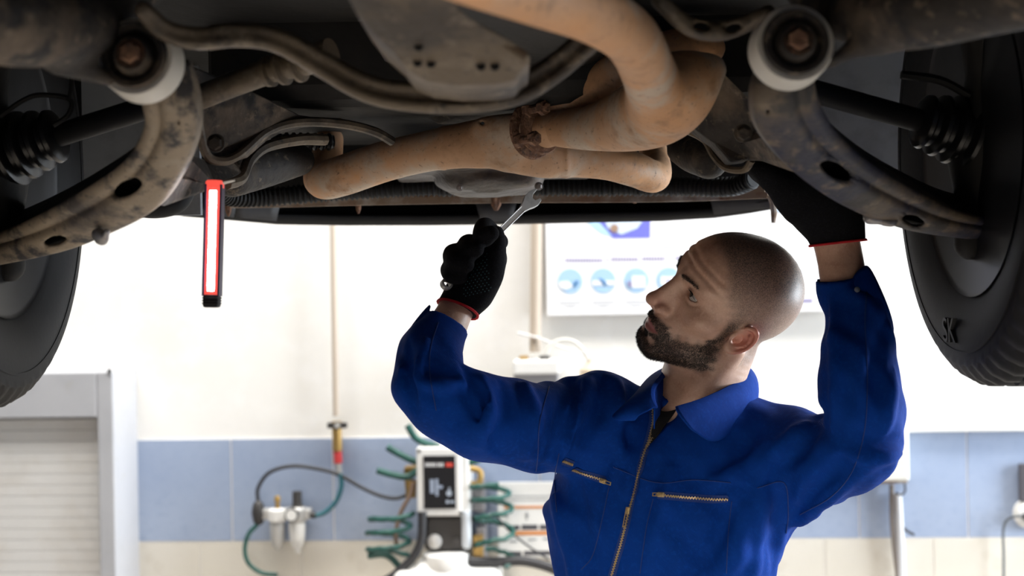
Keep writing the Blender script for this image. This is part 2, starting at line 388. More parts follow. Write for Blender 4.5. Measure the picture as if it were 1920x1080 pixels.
# ---- front bumper: curved fascia with an undercut lip
bx = np.array([300, 345, 420, 520, 640, 800, 960, 1100, 1240, 1340, 1400, 1440, 1468]); by = np.array([394, 403, 409, 418, 420, 420, 418, 415, 412, 406, 398, 391, 386]); bY = np.array([2.62, 2.68, 2.74, 2.80, 2.84, 2.87, 2.88, 2.87, 2.85, 2.80, 2.75, 2.70, 2.66])
G = []
for x, y, Y in zip(bx, by, bY):
    b_ = P(x, y, Y); G.append([b_ + np.array([0, -.022, .016]), b_ + np.array([0, -.012, .006]), b_ + np.array([0, -.004, .001]), b_, b_ + np.array([0, .012, .006]), b_ + np.array([0, .03, .06]), b_ + np.array([0, .03, .22]), b_ + np.array([0, 0, .42]), b_ + np.array([0, -.06, .62])])
m = MB(); m.grid(np.array(G)); bump = solid(m.build('front_bumper', PLAS, car, True, fix=False), .006)
for q, mt in (((405, 443), 0), ((448, 522), 0), ((902, 960), 0), ((1336, 1440), 0)):
    cols = []
    for x in np.linspace(q[0], q[1], 6):
        y = np.interp(x, bx, by); Y = np.interp(x, bx, bY); b_ = P(x, y, Y); t = (x - q[0]) / (q[1] - q[0]); lean = P(x + 14, y, Y) - b_
        cols.append([b_ + lean * 0 + np.array([-.012 * (1 - 2 * t), -.030, .046]), b_ + np.array([-.005 * (1 - 2 * t), -.028, .022]), b_ + np.array([0, -.024, .002])])
    m = MB(); m.grid(np.array(cols)); solid(m.build('bumper_bracket', GPLAS, bump, True, fix=False), .002)
# rusty radiator support strip with hanging clips
w, r = pxpath([(430, 386, 2.62, 6), (520, 384, 2.64, 7), (700, 378, 2.66, 9), (960, 374, 2.66, 9), (1250, 372, 2.66, 9), (1440, 366, 2.62, 8)], 6)
m = MB(); m.tube(w, r * 1.0, 4, up=(0, .7, .7)); m.tube(w + np.array([0, .03, .012]), r * 1.5, 4, up=(0, .7, .7)); sup = m.build('radiator_support', RSTRIP, car)
for (x, y, Y, hgt, wd) in ((672, 392, 2.68, 12, 6), (930, 385, 2.66, 14, 12), (1190, 377, 2.68, 6, 8), (428, 396, 2.62, 14, 7)):
    m = MB(); c = P(x, y, Y); m.tube([c + np.array([0, 0, PX(hgt, Y)]), c, c - np.array([0, 0, PX(hgt * .7, Y)])], [PX(wd, Y), PX(wd * .8, Y), PX(wd * .3, Y)], 7); m.build('rusty_clip', FLNG, sup, True)
w, r = pxpath([(1444, 365, 2.60, 7), (1449, 380, 2.60, 6.5), (1451, 400, 2.60, 6), (1450, 418, 2.60, 4)], 5); m = MB(); m.tube(w, r, 8); m.build('hanging_bracket', RSTRIP, sup, True)

# ---- corrugated conduit
w = crom([P(*q) for q in ((405, 352, 2.50), (430, 368, 2.55), (500, 369, 2.6), (620, 360, 2.62), (760, 352, 2.62), (960, 350, 2.62), (1120, 350, 2.62), (1280, 350, 2.60), (1370, 350, 2.56), (1412, 336, 2.52))], 60)
L_ = np.concatenate([[0], np.cumsum(np.linalg.norm(np.diff(w, axis=0), axis=1))]); r = .0165 + .0017 * np.sign(np.sin(L_ / .0095 * 2 * math.pi))
m = MB(); m.tube(w, r, 12); m.build('corrugated_conduit', RUBB, car, True)

# ---- exhaust
HL = [(618, 262, 2.42, 26), (612, 300, 2.40, 30), (604, 336, 2.34, 35), (640, 330, 2.31, 38), (720, 303, 2.27, 38), (800, 284, 2.23, 38), (860, 274, 2.20, 42), (930, 266, 2.17, 48), (978, 254, 2.15, 38), (1030, 243, 2.13, 33)]
HR = [(1215, 250, 2.42, 24), (1226, 290, 2.40, 27), (1228, 330, 2.33, 30), (1190, 318, 2.29, 33), (1140, 303, 2.25, 35), (1080, 297, 2.22, 36), (1020, 296, 2.19, 38), (960, 282, 2.17, 42)]
def yfn(p):
    d = smin(path_l(p), path_r(p), .015)
    d = smin(d, chain(p, [P(905, 236, 2.15), P(960, 240, 2.14)], [PX(11, 2.15), PX(22, 2.15)]), .02)
    d = smax(d, -bore(p, 905, 231, 5, 4, 0, 2.15), .002)
    for c in (P(832, 279, 2.215), P(1062, 297, 2.21)):      # weld beads
        d = d - .0016 * np.exp(-((p[:, 0] - c[0]) / .004) ** 2) * (np.abs(p[:, 2] - c[2]) < .07)
    return d
path_l, path_r = path_fn(HL), path_fn(HR)
pipe = px_sdf('exhaust_front_pipe', HL + HR, yfn, .0042, EXH)
CATR = [(1040, 240, 2.13, 34), (1075, 241, 2.10, 38), (1120, 238, 2.05, 45), (1180, 224, 1.98, 60), (1228, 204, 1.90, 72), (1262, 178, 1.84, 74), (1285, 155, 1.80, 58)]
DARKPIPE = [(1045, 200, 2.14, 26), (1100, 172, 2.10, 38), (1170, 138, 2.06, 46), (1270, 95, 2.0, 42), (1330, 90, 1.98, 30)]
px_sdf('exhaust_heat_shield', DARKPIPE, path_fn(DARKPIPE, 14), .005, EXH, .06)
cfn0 = path_fn(CATR)
def catfn(p):
    d = cfn0(p)
    d = smin(d, chain(p, [P(1275, 170, 1.80), P(1338, 128, 1.80)], [PX(52, 1.8), PX(20, 1.8)]), .03)     # seam flange
    d = smin(d, chain(p, [P(1262, 132, 1.78), P(1300, 124, 1.78), P(1348, 116, 1.79)], [PX(7, 1.8), PX(6, 1.8), PX(4, 1.8)]), .006)
    return d
TAIL = [(700, -130, 1.05, 64), (860, -60, 1.22, 62), (1000, -14, 1.33, 60), (1110, 24, 1.43, 57), (1180, 68, 1.54, 54), (1212, 125, 1.67, 52), (1232, 180, 1.82, 56)]
tfn = path_fn(TAIL)
px_sdf('exhaust_pipe', CATR + TAIL, lambda p: smin(catfn(p), tfn(p), .03), .0045, EXH)
m = MB()
ax = P(1040, 240, 2.10) - P(1000, 246, 2.14); ax = ax / np.linalg.norm(ax)
for x, y, Y, rr in ((996, 245, 2.14, 52), (1012, 241, 2.13, 47)):
    m.lathe(P(x, y, Y), ax, [(0, PX(rr, Y)), (.003, PX(rr + 3, Y)), (.007, PX(rr, Y))], 22)
fl_ = m.build('exhaust_flange', FLNG, pipe, True)
for x, y, Y in ((985, 262, 2.08), (1002, 205, 2.10)):
    m = MB(); c = P(x, y, Y); m.lathe(c - ax * .02, ax, [(0, .006), (.05, .006)], 10); m.lathe(c - ax * .018, ax, [(0, .011), (.01, .011)], 6); m.lathe(c + ax * .016, ax, [(0, .011), (.009, .011)], 6); m.build('flange_bolt', FLNG, pipe)

# ---- oil pan
def panfn(p):
    d = rbox(p, P(925, 322, 2.46), (PX(92, 2.46), .10, PX(34, 2.46)), None, .028)
    d = smin(d, ell(p, P(915, 340, 2.46), (PX(100, 2.46), .11, PX(26, 2.46))), .02)
    d = smin(d, rbox(p, P(925, 322, 2.46), (PX(190, 2.46), .13, .006), None, .005), .01)
    return d + .002 * np.sin(p[:, 0] * 60) * np.sin(p[:, 1] * 50)
px_sdf('oil_pan', [(925, 330, 2.46, 200)], panfn, .0055, OILP, .02)
bolt('drain_plug', 862, 352, 2.36, 5, car); bolt('pan_bolt', 1010, 349, 2.36, 6, car)

# ---- sway bar / cross brace
BAR = [(270, 20, 1.50, 18), (310, 58, 1.52, 21), (370, 72, 1.54, 22), (450, 66, 1.56, 23), (520, 76, 1.57, 24), (600, 118, 1.58, 25), (690, 166, 1.58, 27), (780, 182, 1.58, 29), (880, 183, 1.58, 30), (970, 168, 1.58, 29), (1040, 128, 1.58, 27), (1100, 78, 1.57, 26), (1160, 30, 1.56, 24)]
bw, br = pxpath(BAR, 6)
def barfn(p):
    d = chain(p, bw, br); g = chain(p, bw + np.array([0, -.014, -.0]), br * .35); return smax(d, -g, .006)
px_sdf('sway_bar', BAR, barfn, .0042, BARM)

# ---- gearbox mount plate
pts = [(640, -30), (668, 25), (700, 66), (738, 100), (762, 132), (800, 152), (860, 160), (930, 158), (968, 150), (978, 128), (996, 118), (992, 98), (950, 72), (905, 48), (862, 20), (845, -30)]
pl = poly('gearbox_mount_plate', [(x, y, 1.44 + (160 - y) * -.0008) for x, y in pts], BARM, .16, bev=.02)
for x, y in ((785, 87), (783, 117), (808, 119), (902, 124), (928, 124)):
    m = MB(); c = P(x, y, 1.437 + (160 - y) * -.0008 - .001); m.lathe(c, (0, -1, 0), [(0, PX(9, 1.44)), (.002, PX(8, 1.44)), (.001, PX(5, 1.44))], 14); m.build('plate_bolt', DARKM, pl)
m = MB(); w, r = pxpath([(690, 40, 1.36, 10), (730, 62, 1.37, 12), (800, 62, 1.38, 8)], 4); m.tube(w, r, 8); w, r = pxpath([(860, 40, 1.36, 10), (920, 68, 1.38, 12), (985, 108, 1.39, 10)], 4); m.tube(w, r, 8); m.build('plate_rib', BARM, pl, True)
# gearbox case above the collector
def gbx(p):
    return smin(rbox(p, P(895, 200, 2.30), (PX(115, 2.3), .10, PX(26, 2.3)), None, .02), cone(p, P(830, 215, 2.24), P(960, 200, 2.24), PX(18, 2.2), PX(22, 2.2)), .02)
px_sdf('gearbox_case', [(895, 205, 2.28, 140)], gbx, .006, DIRT, .02)

# ---- suspension, both sides
ARM_L = [(312, 178, 1.605, 46), (322, 235, 1.63, 50), (300, 295, 1.68, 54), (235, 350, 1.74, 54), (150, 395, 1.81, 50), (60, 432, 1.88, 42), (-30, 462, 1.94, 40)]
RID_L = [(288, 195, 1.64, 22), (272, 265, 1.68, 24), (205, 322, 1.74, 24), (120, 366, 1.81, 24), (20, 410, 1.87, 24), (-60, 440, 1.93, 24)]
LEG_L = [(290, 345, 1.72, 34), (350, 330, 1.80, 30), (395, 312, 1.88, 34), (420, 280, 1.96, 34)]
ARM_R = [(1462, 168, 1.605, 42), (1462, 222, 1.64, 48), (1505, 285, 1.70, 50), (1580, 335, 1.77, 48), (1670, 380, 1.84, 44), (1770, 412, 1.90, 40), (1900, 430, 1.96, 36)]
RID_R = [(1498, 190, 1.64, 22), (1520, 255, 1.70, 24), (1600, 312, 1.77, 24), (1690, 360, 1.84, 24), (1790, 400, 1.90, 24), (1900, 415, 1.95, 24)]
LEG_R = [(1540, 320, 1.74, 32), (1490, 300, 1.80, 30), (1440, 280, 1.88, 32), (1400, 252, 1.96, 32)]
def proj(p):
    q = np.asarray(p) - CAM; d = q @ FWD; return 960 + FPX * (q @ RIGHT) / d, 540 - FPX * (q @ UP) / d, d
def loft(name, U, Lw, holes=(), n=120, k=40, bulge=.010, wu=.06, wl=.03, thick=.005, mt=None, wall_mt=None):
    def rs(rows):
        w = crom([P(*q) for q in rows], 12); t = np.concatenate([[0], np.cumsum(np.linalg.norm(np.diff(w, axis=0), axis=1))]); t /= t[-1]; q = np.linspace(0, 1, n)
        return np.stack([np.interp(q, t, w[:, a]) for a in range(3)], 1)
    A, B = rs(U), rs(Lw); back = np.array([0, 1, .25]); G = []
    for a, b in zip(A, B):
        row = [a + back * wu * f + np.array([0, 0, .012 * f]) for f in (1, .75, .5, .25, .08)]
        for t in np.linspace(0, 1, k): row.append(a * (1 - t) + b * t + np.array([0, -1, -.35]) * bulge * (math.sin(math.pi * t) ** .6 - .55 * math.exp(-((t - .30) / .10) ** 2)))
        row += [b + back * wl * f for f in (.15, .5, 1)]
        G.append(row)
    G = np.array(G); nn, kk = G.shape[:2]; V = G.reshape(-1, 3).copy()
    pxs = np.stack(proj(V), 1); inside = np.zeros(len(V), bool)
    for cx, cy, rx, ry, ang in holes:
        ca, sa = math.cos(ang), math.sin(ang); dx = pxs[:, 0] - cx; dy = -(pxs[:, 1] - cy); u = (dx * ca + dy * sa) / rx; v = (-dx * sa + dy * ca) / ry; r = np.sqrt(u * u + v * v) + 1e-6
        face = (np.arange(len(V)) % kk >= 5) & (np.arange(len(V)) % kk < 5 + k)
        sn = face & (r > .66) & (r < 1.30)
        for q in np.where(sn)[0]:
            uu, vv = u[q] / r[q] * rx, v[q] / r[q] * ry; V[q] = P(cx + uu * ca - vv * sa, cy - (uu * sa + vv * ca), pxs[q, 2])
        inside |= face & (r < 1.30)
        inside &= True
    F = []; mi = []
    for i in range(nn - 1):
        for j in range(kk - 1):
            f = [i * kk + j, i * kk + j + 1, (i + 1) * kk + j + 1, (i + 1) * kk + j]
            if all(inside[q] for q in f): continue
            F.append(f); mi.append(1 if (j < 5) else 0)
    o = mesh(name, V, F, mt or ARMM, car); o.data.materials.append(wall_mt or DIRT); o.data.polygons.foreach_set('material_index', mi)
    solid(o, thick, 0)
    Bk = [[a * (1 - t) + b * t + np.array([0, .034, .010]) for t in np.linspace(.06, .94, 8)] for a, b in zip(A[::4], B[::4])]; m = MB(); m.grid(np.array(Bk)); solid(m.build('arm_hole_shade', DARKM, o, True, fix=False), .003)  # dark sheet added behind the face: stands in for shade inside the holes
    return o
aL = loft('control_arm', [(262, 120, 1.60), (270, 190, 1.61), (274, 240, 1.64), (240, 300, 1.69), (180, 345, 1.74), (100, 392, 1.81), (20, 430, 1.88), (-70, 465, 1.95)],
          [(345, 120, 1.60), (364, 190, 1.61), (364, 250, 1.64), (338, 320, 1.69), (290, 388, 1.75), (210, 432, 1.82), (110, 470, 1.88), (-60, 505, 1.95)],
          [(240, 351, 29, 15, .45), (104, 450, 22, 9, .25), (340, 226, 11, 4, .35)], wu=.085)
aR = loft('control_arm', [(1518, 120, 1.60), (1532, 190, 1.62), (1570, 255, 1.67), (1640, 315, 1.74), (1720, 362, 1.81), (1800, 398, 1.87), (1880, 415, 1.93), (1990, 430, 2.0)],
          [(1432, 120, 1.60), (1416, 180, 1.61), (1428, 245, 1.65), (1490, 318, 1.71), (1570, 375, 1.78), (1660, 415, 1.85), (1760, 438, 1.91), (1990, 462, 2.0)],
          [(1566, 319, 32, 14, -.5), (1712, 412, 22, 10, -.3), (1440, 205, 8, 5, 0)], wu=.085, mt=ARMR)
for rows, a_ in (([(300, 385, 1.78), (405, 348, 1.94), (440, 338, 2.0), (452, 322, 2.02), (430, 300, 2.0), (385, 300, 1.95), (345, 285, 1.80), (320, 330, 1.76)], aL), ([(1500, 325, 1.78), (1430, 300, 1.92), (1380, 300, 2.0), (1362, 275, 2.02), (1395, 240, 2.0), (1440, 250, 1.84), (1480, 300, 1.78)], aR)):
    poly('arm_web', rows, DIRT, .02, a_, .006)
def bush(cx, cy, dx, dy, arm_):
    c0 = P(cx, cy, 1.52); c1 = P(cx + dx, cy + dy, 1.56); ax = c1 - c0; ax /= np.linalg.norm(ax); R_ = PX(66, 1.53)
    m = MB(); m.lathe(c0, ax, [(.004, R_ * .93), (.003, R_ * 1.08), (.006, R_ * 1.12), (.042, R_ * 1.16), (.046, R_ * 1.1), (.046, R_ * .93)], 44, closed=True); m.build('bush_sleeve', WHITEB, arm_, True)
    m = MB(); m.lathe(c0, ax, [(.04, R_ * .94), (.0, R_ * .94), (-.004, R_ * .90), (-.002, R_ * .74), (.006, R_ * .68), (.006, R_ * .60), (-.006, R_ * .54), (-.010, R_ * .46), (-.010, .001)], 36); m.build('rubber_bush', DIRT, arm_, True)
    m = MB(); m.lathe(c0 - ax * .016, ax, [(0, R_ * .26), (.006, R_ * .31), (.03, R_ * .31)], 6); m.lathe(c0 - ax * .010, ax, [(0, R_ * .42), (.003, R_ * .42)], 22); m.build('pivot_bolt', FLNG, arm_)
bush(250, 104, 22, 17, aL); bush(1493, 79, -16, 17, aR)
for x, y, s in ((405, 268, 1), (1393, 250, -1)):
    bolt('front_pivot_bolt', x, y, 1.88, 13, aL if s > 0 else aR, DIRT)
# torn rubber and rebound stops at the lower edge of the arms
for rows, a_ in (([(185, 440, 1.80, 14), (192, 450, 1.80, 11), (200, 434, 1.79, 7)], aL), ([(1632, 408, 1.84, 14), (1650, 412, 1.84, 10), (1672, 418, 1.84, 9), (1680, 410, 1.84, 6)], aR)):
    px_sdf('ball_joint_nut', rows, path_fn(rows, 3), .004, STEEL).parent = a_
for o in [q for q in car.children if q.name.startswith('ball_joint_nut')] + [q for q in (list(aL.children) + list(aR.children)) if q.name.startswith('ball_joint_nut')]:
    o.location = (0, 0, 0)
# frame horns in front of the arms
HORN_L = [(-140, 10, 1.30, 86), (0, 38, 1.38, 84), (100, 46, 1.45, 76), (170, 40, 1.54, 60), (230, 0, 1.60, 48), (270, -40, 1.64, 44)]
HORN_R = [(2060, -60, 1.30, 90), (1900, -30, 1.38, 84), (1760, 8, 1.44, 78), (1650, 26, 1.51, 64), (1575, 20, 1.58, 52), (1510, -30, 1.64, 46)]
for rows, br_, nm in ((HORN_L, [(110, 120, 1.47, 18), (165, 138, 1.50, 16), (215, 152, 1.53, 12)], 'l'), (HORN_R, [(1640, 80, 1.50, 16), (1590, 98, 1.52, 18), (1548, 122, 1.54, 12)], 'r')):
    f0, f1 = path_fn(rows), path_fn(br_)
    def fn(p, f0=f0, f1=f1):
        d = smin(f0(p), f1(p), .025)
        return d + .004 * np.sin(p[:, 0] * 38 + 1) * np.sin(p[:, 1] * 26) * np.sin(p[:, 2] * 33)
    px_sdf('subframe_rail', rows + br_, fn, .006, DIRT)
SB = [(1235, 0, 1.60, 16), (1290, 48, 1.62, 18), (1345, 58, 1.63, 20), (1400, 44, 1.62, 17), (1440, 24, 1.6, 15)]
f0 = path_fn(SB)
px_sdf('sway_bar_bracket', SB, lambda p: smax(smax(f0(p), -bore(p, 1315, 50, 16, 7, -.2, 1.62), .003), -bore(p, 1375, 52, 16, 7, .2, 1.62), .003), .004, BARM)

# ---- subframe plates with pressed lips
pL = poly('subframe_plate', [(352, 120, 1.90), (470, 170, 1.98), (560, 215, 2.05), (640, 228, 2.1), (560, 232, 2.06), (500, 248, 2.03), (452, 290, 1.99), (415, 302, 1.97), (388, 290, 1.95), (372, 230, 1.92)], DIRT, .05)
lip('pressed_lip', [(366, 165, 1.89), (371, 225, 1.91), (386, 288, 1.94), (415, 302, 1.96), (448, 290, 1.98), (500, 246, 2.02), (560, 229, 2.05), (640, 232, 2.09), (700, 246, 2.13), (735, 265, 2.16)], BARM, 9, parent=pL)
lip('pressed_lip', [(425, 345, 1.98), (452, 335, 2.02), (468, 300, 2.06), (500, 275, 2.10), (560, 262, 2.14), (610, 262, 2.18)], BARM, 11, parent=pL)
lip('pressed_lip', [(420, 172, 2.0), (480, 208, 2.05), (560, 222, 2.1), (640, 225, 2.14)], BARM, 3.5, parent=pL)
pR = poly('subframe_plate', [(1350, 130, 1.92), (1420, 200, 1.9), (1430, 260, 1.93), (1405, 300, 1.96), (1370, 305, 1.97), (1340, 270, 1.99), (1300, 240, 2.02), (1330, 180, 1.98)], DIRT, .05)
lip('pressed_lip', [(1285, 243, 2.08), (1320, 262, 2.06), (1340, 295, 2.04), (1362, 315, 2.02), (1395, 318, 2.0), (1410, 300, 1.98)], BARM, 7, parent=pR)
DOME = [(435, 330, 2.15, 40), (500, 310, 2.22, 40), (560, 300, 2.28, 30)]
px_sdf('subframe_gusset', DOME, path_fn(DOME), .006, DIRT)
px_sdf('subframe_gusset', [(1330, 300, 2.2, 36), (1280, 280, 2.28, 30)], path_fn([(1330, 300, 2.2, 36), (1300, 290, 2.25, 34), (1280, 280, 2.28, 30)]), .006, DIRT)
def bellows(name, a, b, r, n, mt, taper=1.0, hl=.5):
    a = np.array(a); b = np.array(b); ax = b - a; L_ = np.linalg.norm(ax); prof = []
    for i in range(n * 4 + 1):
        t = i / (n * 4); prof.append((t * L_, r * (1 + (taper - 1) * t) * (1 if i % 4 in (1, 2) else .78)))
    m = MB(); m.lathe(a, ax, [(0, .002)] + prof + [(L_, .002)], 28); return m.build(name, mt, car, True)
RUBG = mat('shiny_black_rubber', (.008, .008, .009), .3, spec=.4)
bellows('steering_boot', P(505, 264, 2.30), P(625, 266, 2.34), .0145, 9, RUBG)
bellows('steering_boot', P(1345, 262, 2.30), P(1250, 258, 2.34), .0135, 8, RUBG)
w, r = pxpath([(355, 190, 1.86, 24), (420, 165, 1.84, 23), (500, 135, 1.82, 24)], 4); m = MB(); m.tube(w, r, 16); m.build('steering_rack_tube', BARM, car, True)
m = MB(); ax = P(560, 118, 1.80) - P(500, 135, 1.82)
m.lathe(P(498, 136, 1.82), ax, [(0, PX(28, 1.8)), (.008, PX(30, 1.8)), (.010, PX(22, 1.8)), (.02, PX(22, 1.8)), (.022, PX(32, 1.8)), (.028, PX(34, 1.8)), (.032, PX(24, 1.8)), (.045, PX(24, 1.8)), (.047, PX(36, 1.8)), (.052, PX(36, 1.8)), (.056, PX(26, 1.8)), (.10, PX(30, 1.8))], 24); m.build('rack_clamp', BARM, car, True)
# drive shafts and joint boots
for s, a, b, c, d in ((-1, (345, 180, 1.86), (95, 258, 1.93), (112, 252, 1.93), (-45, 300, 1.95)), (1, (1450, 150, 1.86), (1730, 228, 1.93), (1722, 225, 1.93), (1880, 268, 1.95))):
    m = MB(); m.cyl(P(*a), P(*b), PX(22, 1.9), None, 16); m.build('drive_shaft', RUBB, car, True)
    bellows('joint_boot', P(*c), P(*d), PX(48, 1.93), 6, RUBG, 1.9)

# ---- wheels
def wheel(s, X, z):
    c = np.array([X + s * .10, 1.95, z]); R_ = .335; Wd = .10; N = 180
    prof = []      # (axial from inner face, radius, kind)
    for t in np.linspace(0, 1, 11): prof.append((-Wd * (.80 + .20 * math.sin(math.pi * min(t * 1.05, 1) ** 1.0 * .62)) if t else -Wd * .78, .205 + (R_ - .03 - .205) * t, 0))
    sh = [(-.094, R_ - .022), (-.085, R_ - .011), (-.074, R_ - .005)]
    prof += [(a, b, 1) for a, b in sh]
    cross = [(-.068, 0), (-.050, 0), (-.049, -.007), (-.043, -.007), (-.042, 0), (-.018, 0), (-.017, -.007), (-.010, -.007), (-.009, 0), (.009, 0), (.010, -.007), (.017, -.007), (.018, 0), (.042, 0), (.043, -.007), (.049, -.007), (.050, 0), (.068, 0)]
    prof += [(a, R_ + b - .25 * a * a, 2 if b == 0 else 3) for a, b in cross]
    prof += [(-a, b, 1) for a, b in sh[::-1]] + [(Wd * .98, R_ - .05, 0), (Wd * .98, .25, 0), (Wd * .8, .205, 0)]
    V = []; m_ = len(prof)
    for i in range(N):
        th = 2 * math.pi * i / N
        for a, r, k in prof:
            rr = r - (.006 if (k in (1, 2) and i % 3 == 0) else 0)
            V.append(c + np.array([s * a, rr * math.cos(th), rr * math.sin(th)]))
    F = [[i * m_ + j, i * m_ + j + 1, ((i + 1) % N) * m_ + j + 1, ((i + 1) % N) * m_ + j] for i in range(N) for j in range(m_ - 1)]
    mb = MB(); mb.V = V; mb.F = F; ty = mb.build('tyre', TYRE, car, True)
    mb = MB()
    for rr, aa in ((.225, .0795), (.252, .0905), (.262, .0935), (.286, .0985)): mb.lathe(c - np.array([s * (Wd * aa / .1), 0, 0]), (s, 0, 0), [(-.0025, rr), (-.0025, rr + .0035), (.004, rr + .004), (.004, rr - .0005)], 96, closed=True)
    mb.build('sidewall_rib', TYRE, ty, True)
    mb = MB(); mb.lathe(c, (s, 0, 0), [(-.082, .206), (-.086, .212), (-.080, .205), (-.074, .192), (-.05, .186), (-.02, .178), (.03, .172), (.06, .165), (.062, .03), (.05, .03), (.055, .16), (.07, .175), (.085, .205)], 64); mb.build('rim', RIM, ty, True)
    mb = MB(); mb.lathe(c, (s, 0, 0), [(-.02, .001), (-.02, .055), (-.005, .06), (.0, .135), (.014, .135), (.016, .06), (.06, .05)], 40); mb.build('brake_disc', DARKM, ty, True)
    f0 = lambda p: smin(smin(ell(p, c + np.array([-s * .06, 0, 0]), (.05, .06, .075)), cone(p, c + np.array([-s * .07, .0, -.02]), c + np.array([-s * .085, .0, -.14]), .03, .022), .03), cone(p, c + np.array([-s * .06, -.02, .05]), c + np.array([-s * .09, -.05, .25]), .028, .035), .03)
    sdfobj('steering_knuckle', f0, c - .32, c + .36, .008, DARKM, car)
    mb = MB(); mb.tube([c + np.array([-s * .10, -.04, .16]), c + np.array([-s * .17, -.05, .60])], [.032, .032], 18); mb.build('strut', DARKM, car, True)
    return ty, c
tl, cl_ = wheel(-1, -.674, 1.862)
tr, cr_ = wheel(1, .614, 1.868)
# fog duct / splash cover left of the lamp
FD = [(240, 392, 2.34, 12), (290, 388, 2.36, 22), (330, 376, 2.37, 24), (356, 352, 2.37, 14)]
px_sdf('splash_duct', FD, path_fn(FD), .005, PLAS)
# brake hoses in the arches
for pts in ([(0, 218), (40, 190), (75, 178), (130, 186), (128, 215), (100, 235)], [(135, 128), (134, 160), (130, 190)]):
    m = MB(); m.tube(crom([P(x, y, 1.90) for x, y in pts], 6), .0035, 8); m.build('brake_hose', RUBB, car, True)
m = MB(); m.tube(crom([P(x, y, 1.92) for x, y in ((1690, 140), (1760, 150), (1810, 175), (1850, 200), (1862, 240))], 6), .006, 8); m.build('brake_hose', RUBB, car, True)

# moulded letters on the tyre wall
def letters(name, body, size, origin, X, Yax, mt, parent, ext=.0012):
    cu = bpy.data.curves.new(name, 'FONT'); cu.body = body; cu.size = size; cu.extrude = ext; t = bpy.data.objects.new(name, cu); C.objects.link(t)
    dg = bpy.context.evaluated_depsgraph_get(); me = bpy.data.meshes.new_from_object(t.evaluated_get(dg)); bpy.data.objects.remove(t)
    X = np.array(X, float); Yax = np.array(Yax, float); Z = np.cross(X, Yax)
    V = [origin + X * v.co.x + Yax * v.co.y + Z * v.co.z for v in me.vertices]; F = [list(p.vertices) for p in me.polygons]; bpy.data.meshes.remove(me)
    return mesh(name, V, F, mt, parent, False)
r_ = ray(1772, 640); xw = cr_[0] - .0995; o_ = CAM + r_ * (xw / r_[0])
tag(letters('tyre_lettering', 'SK', .05, o_, (0, -1, 0), (0, .15, .99), mat('scuffed_tyre_print', (.014, .014, .015), .6), tr, .003), kind='stuff')
# ================================================================ the mechanic
def skin_mat():
    m = mat('skin', (.62, .39, .28), .40, layers=((60, (.50, .285, .195), .45, .75, 4), (300, (.68, .45, .335), .5, .8, 2)), bump=(420, .25, .0006), sss=.06)
    nt = m.node_tree; N = nt.nodes; Lk = nt.links; b = N['Principled BSDF']
    cur = b.inputs['Base Color'].links[0].from_socket
    tc = N.new('ShaderNodeTexCoord'); nz = N.new('ShaderNodeTexNoise'); nz.inputs['Scale'].default_value = 620; nz.inputs['Detail'].default_value = 3; Lk.new(tc.outputs['Object'], nz.inputs['Vector'])
    mr = N.new('ShaderNodeMapRange'); mr.inputs[1].default_value = .35; mr.inputs[2].default_value = .65; mr.inputs[3].default_value = .45; mr.inputs[4].default_value = 1.0; Lk.new(nz.outputs[0], mr.inputs[0])
    for att, col, sp in (('redness', (.62, .20, .14), False), ('lip', (.36, .13, .115), False), ('scalp', (.085, .066, .058), True), ('beard', (.030, .022, .018), True)):
        a = N.new('ShaderNodeAttribute'); a.attribute_name = att
        f = a.outputs['Fac']
        if sp:
            q = N.new('ShaderNodeMath'); q.operation = 'MULTIPLY'; Lk.new(f, q.inputs[0]); Lk.new(mr.outputs[0], q.inputs[1]); f = q.outputs[0]
        mx = N.new('ShaderNodeMix'); mx.data_type = 'RGBA'; Lk.new(f, mx.inputs[0]); Lk.new(cur, mx.inputs[6]); mx.inputs[7].default_value = (*col, 1); cur = mx.outputs[2]
    Lk.new(cur, b.inputs['Base Color']); return m
SKIN = skin_mat()
HAIR = mat('dark_hair', (.028, .019, .014), .55)
def cloth_mat():
    m = mat('blue_twill', (.0015, .040, .27), .85, layers=((9, (.001, .031, .215), .4, .7, 3), (160, (.002, .053, .33), .5, .8, 3)), spec=.1)
    nt = m.node_tree; N = nt.nodes; Lk = nt.links
    tc = N.new('ShaderNodeTexCoord'); mp = N.new('ShaderNodeMapping'); mp.inputs['Rotation'].default_value = (0, math.radians(52), 0); Lk.new(tc.outputs['Object'], mp.inputs[0])
    w = N.new('ShaderNodeTexWave'); w.inputs['Scale'].default_value = 180; w.inputs['Distortion'].default_value = 1.5; w.inputs['Detail'].default_value = 2; w.inputs['Detail Scale'].default_value = 3; Lk.new(mp.outputs[0], w.inputs['Vector'])
    nz = N.new('ShaderNodeTexNoise'); nz.inputs['Scale'].default_value = 38; nz.inputs['Detail'].default_value = 3; Lk.new(tc.outputs['Object'], nz.inputs['Vector'])
    b1 = N.new('ShaderNodeBump'); b1.inputs['Strength'].default_value = .35; b1.inputs['Distance'].default_value = .0006; Lk.new(w.outputs['Fac'], b1.inputs['Height'])
    b2 = N.new('ShaderNodeBump'); b2.inputs['Strength'].default_value = .25; b2.inputs['Distance'].default_value = .006; Lk.new(nz.outputs[0], b2.inputs['Height']); Lk.new(b1.outputs[0], b2.inputs['Normal'])
    Lk.new(b2.outputs[0], N['Principled BSDF'].inputs['Normal']); return m
CLOTH = cloth_mat()
SEAM = mat('blue_seam_thread', (.006, .035, .20), .8)
GLOVE = mat('black_knit', (.0065, .0065, .008), .95, layers=((300, (.013, .013, .016), .5, .75, 2),), bump=(700, .8, .0012), spec=.12)
REDTRIM = mat('red_knit_trim', (.50, .012, .018), .9, bump=(600, .5, .001))
DOTS = mat('teal_grip_dots', (.02, .085, .10), .5)
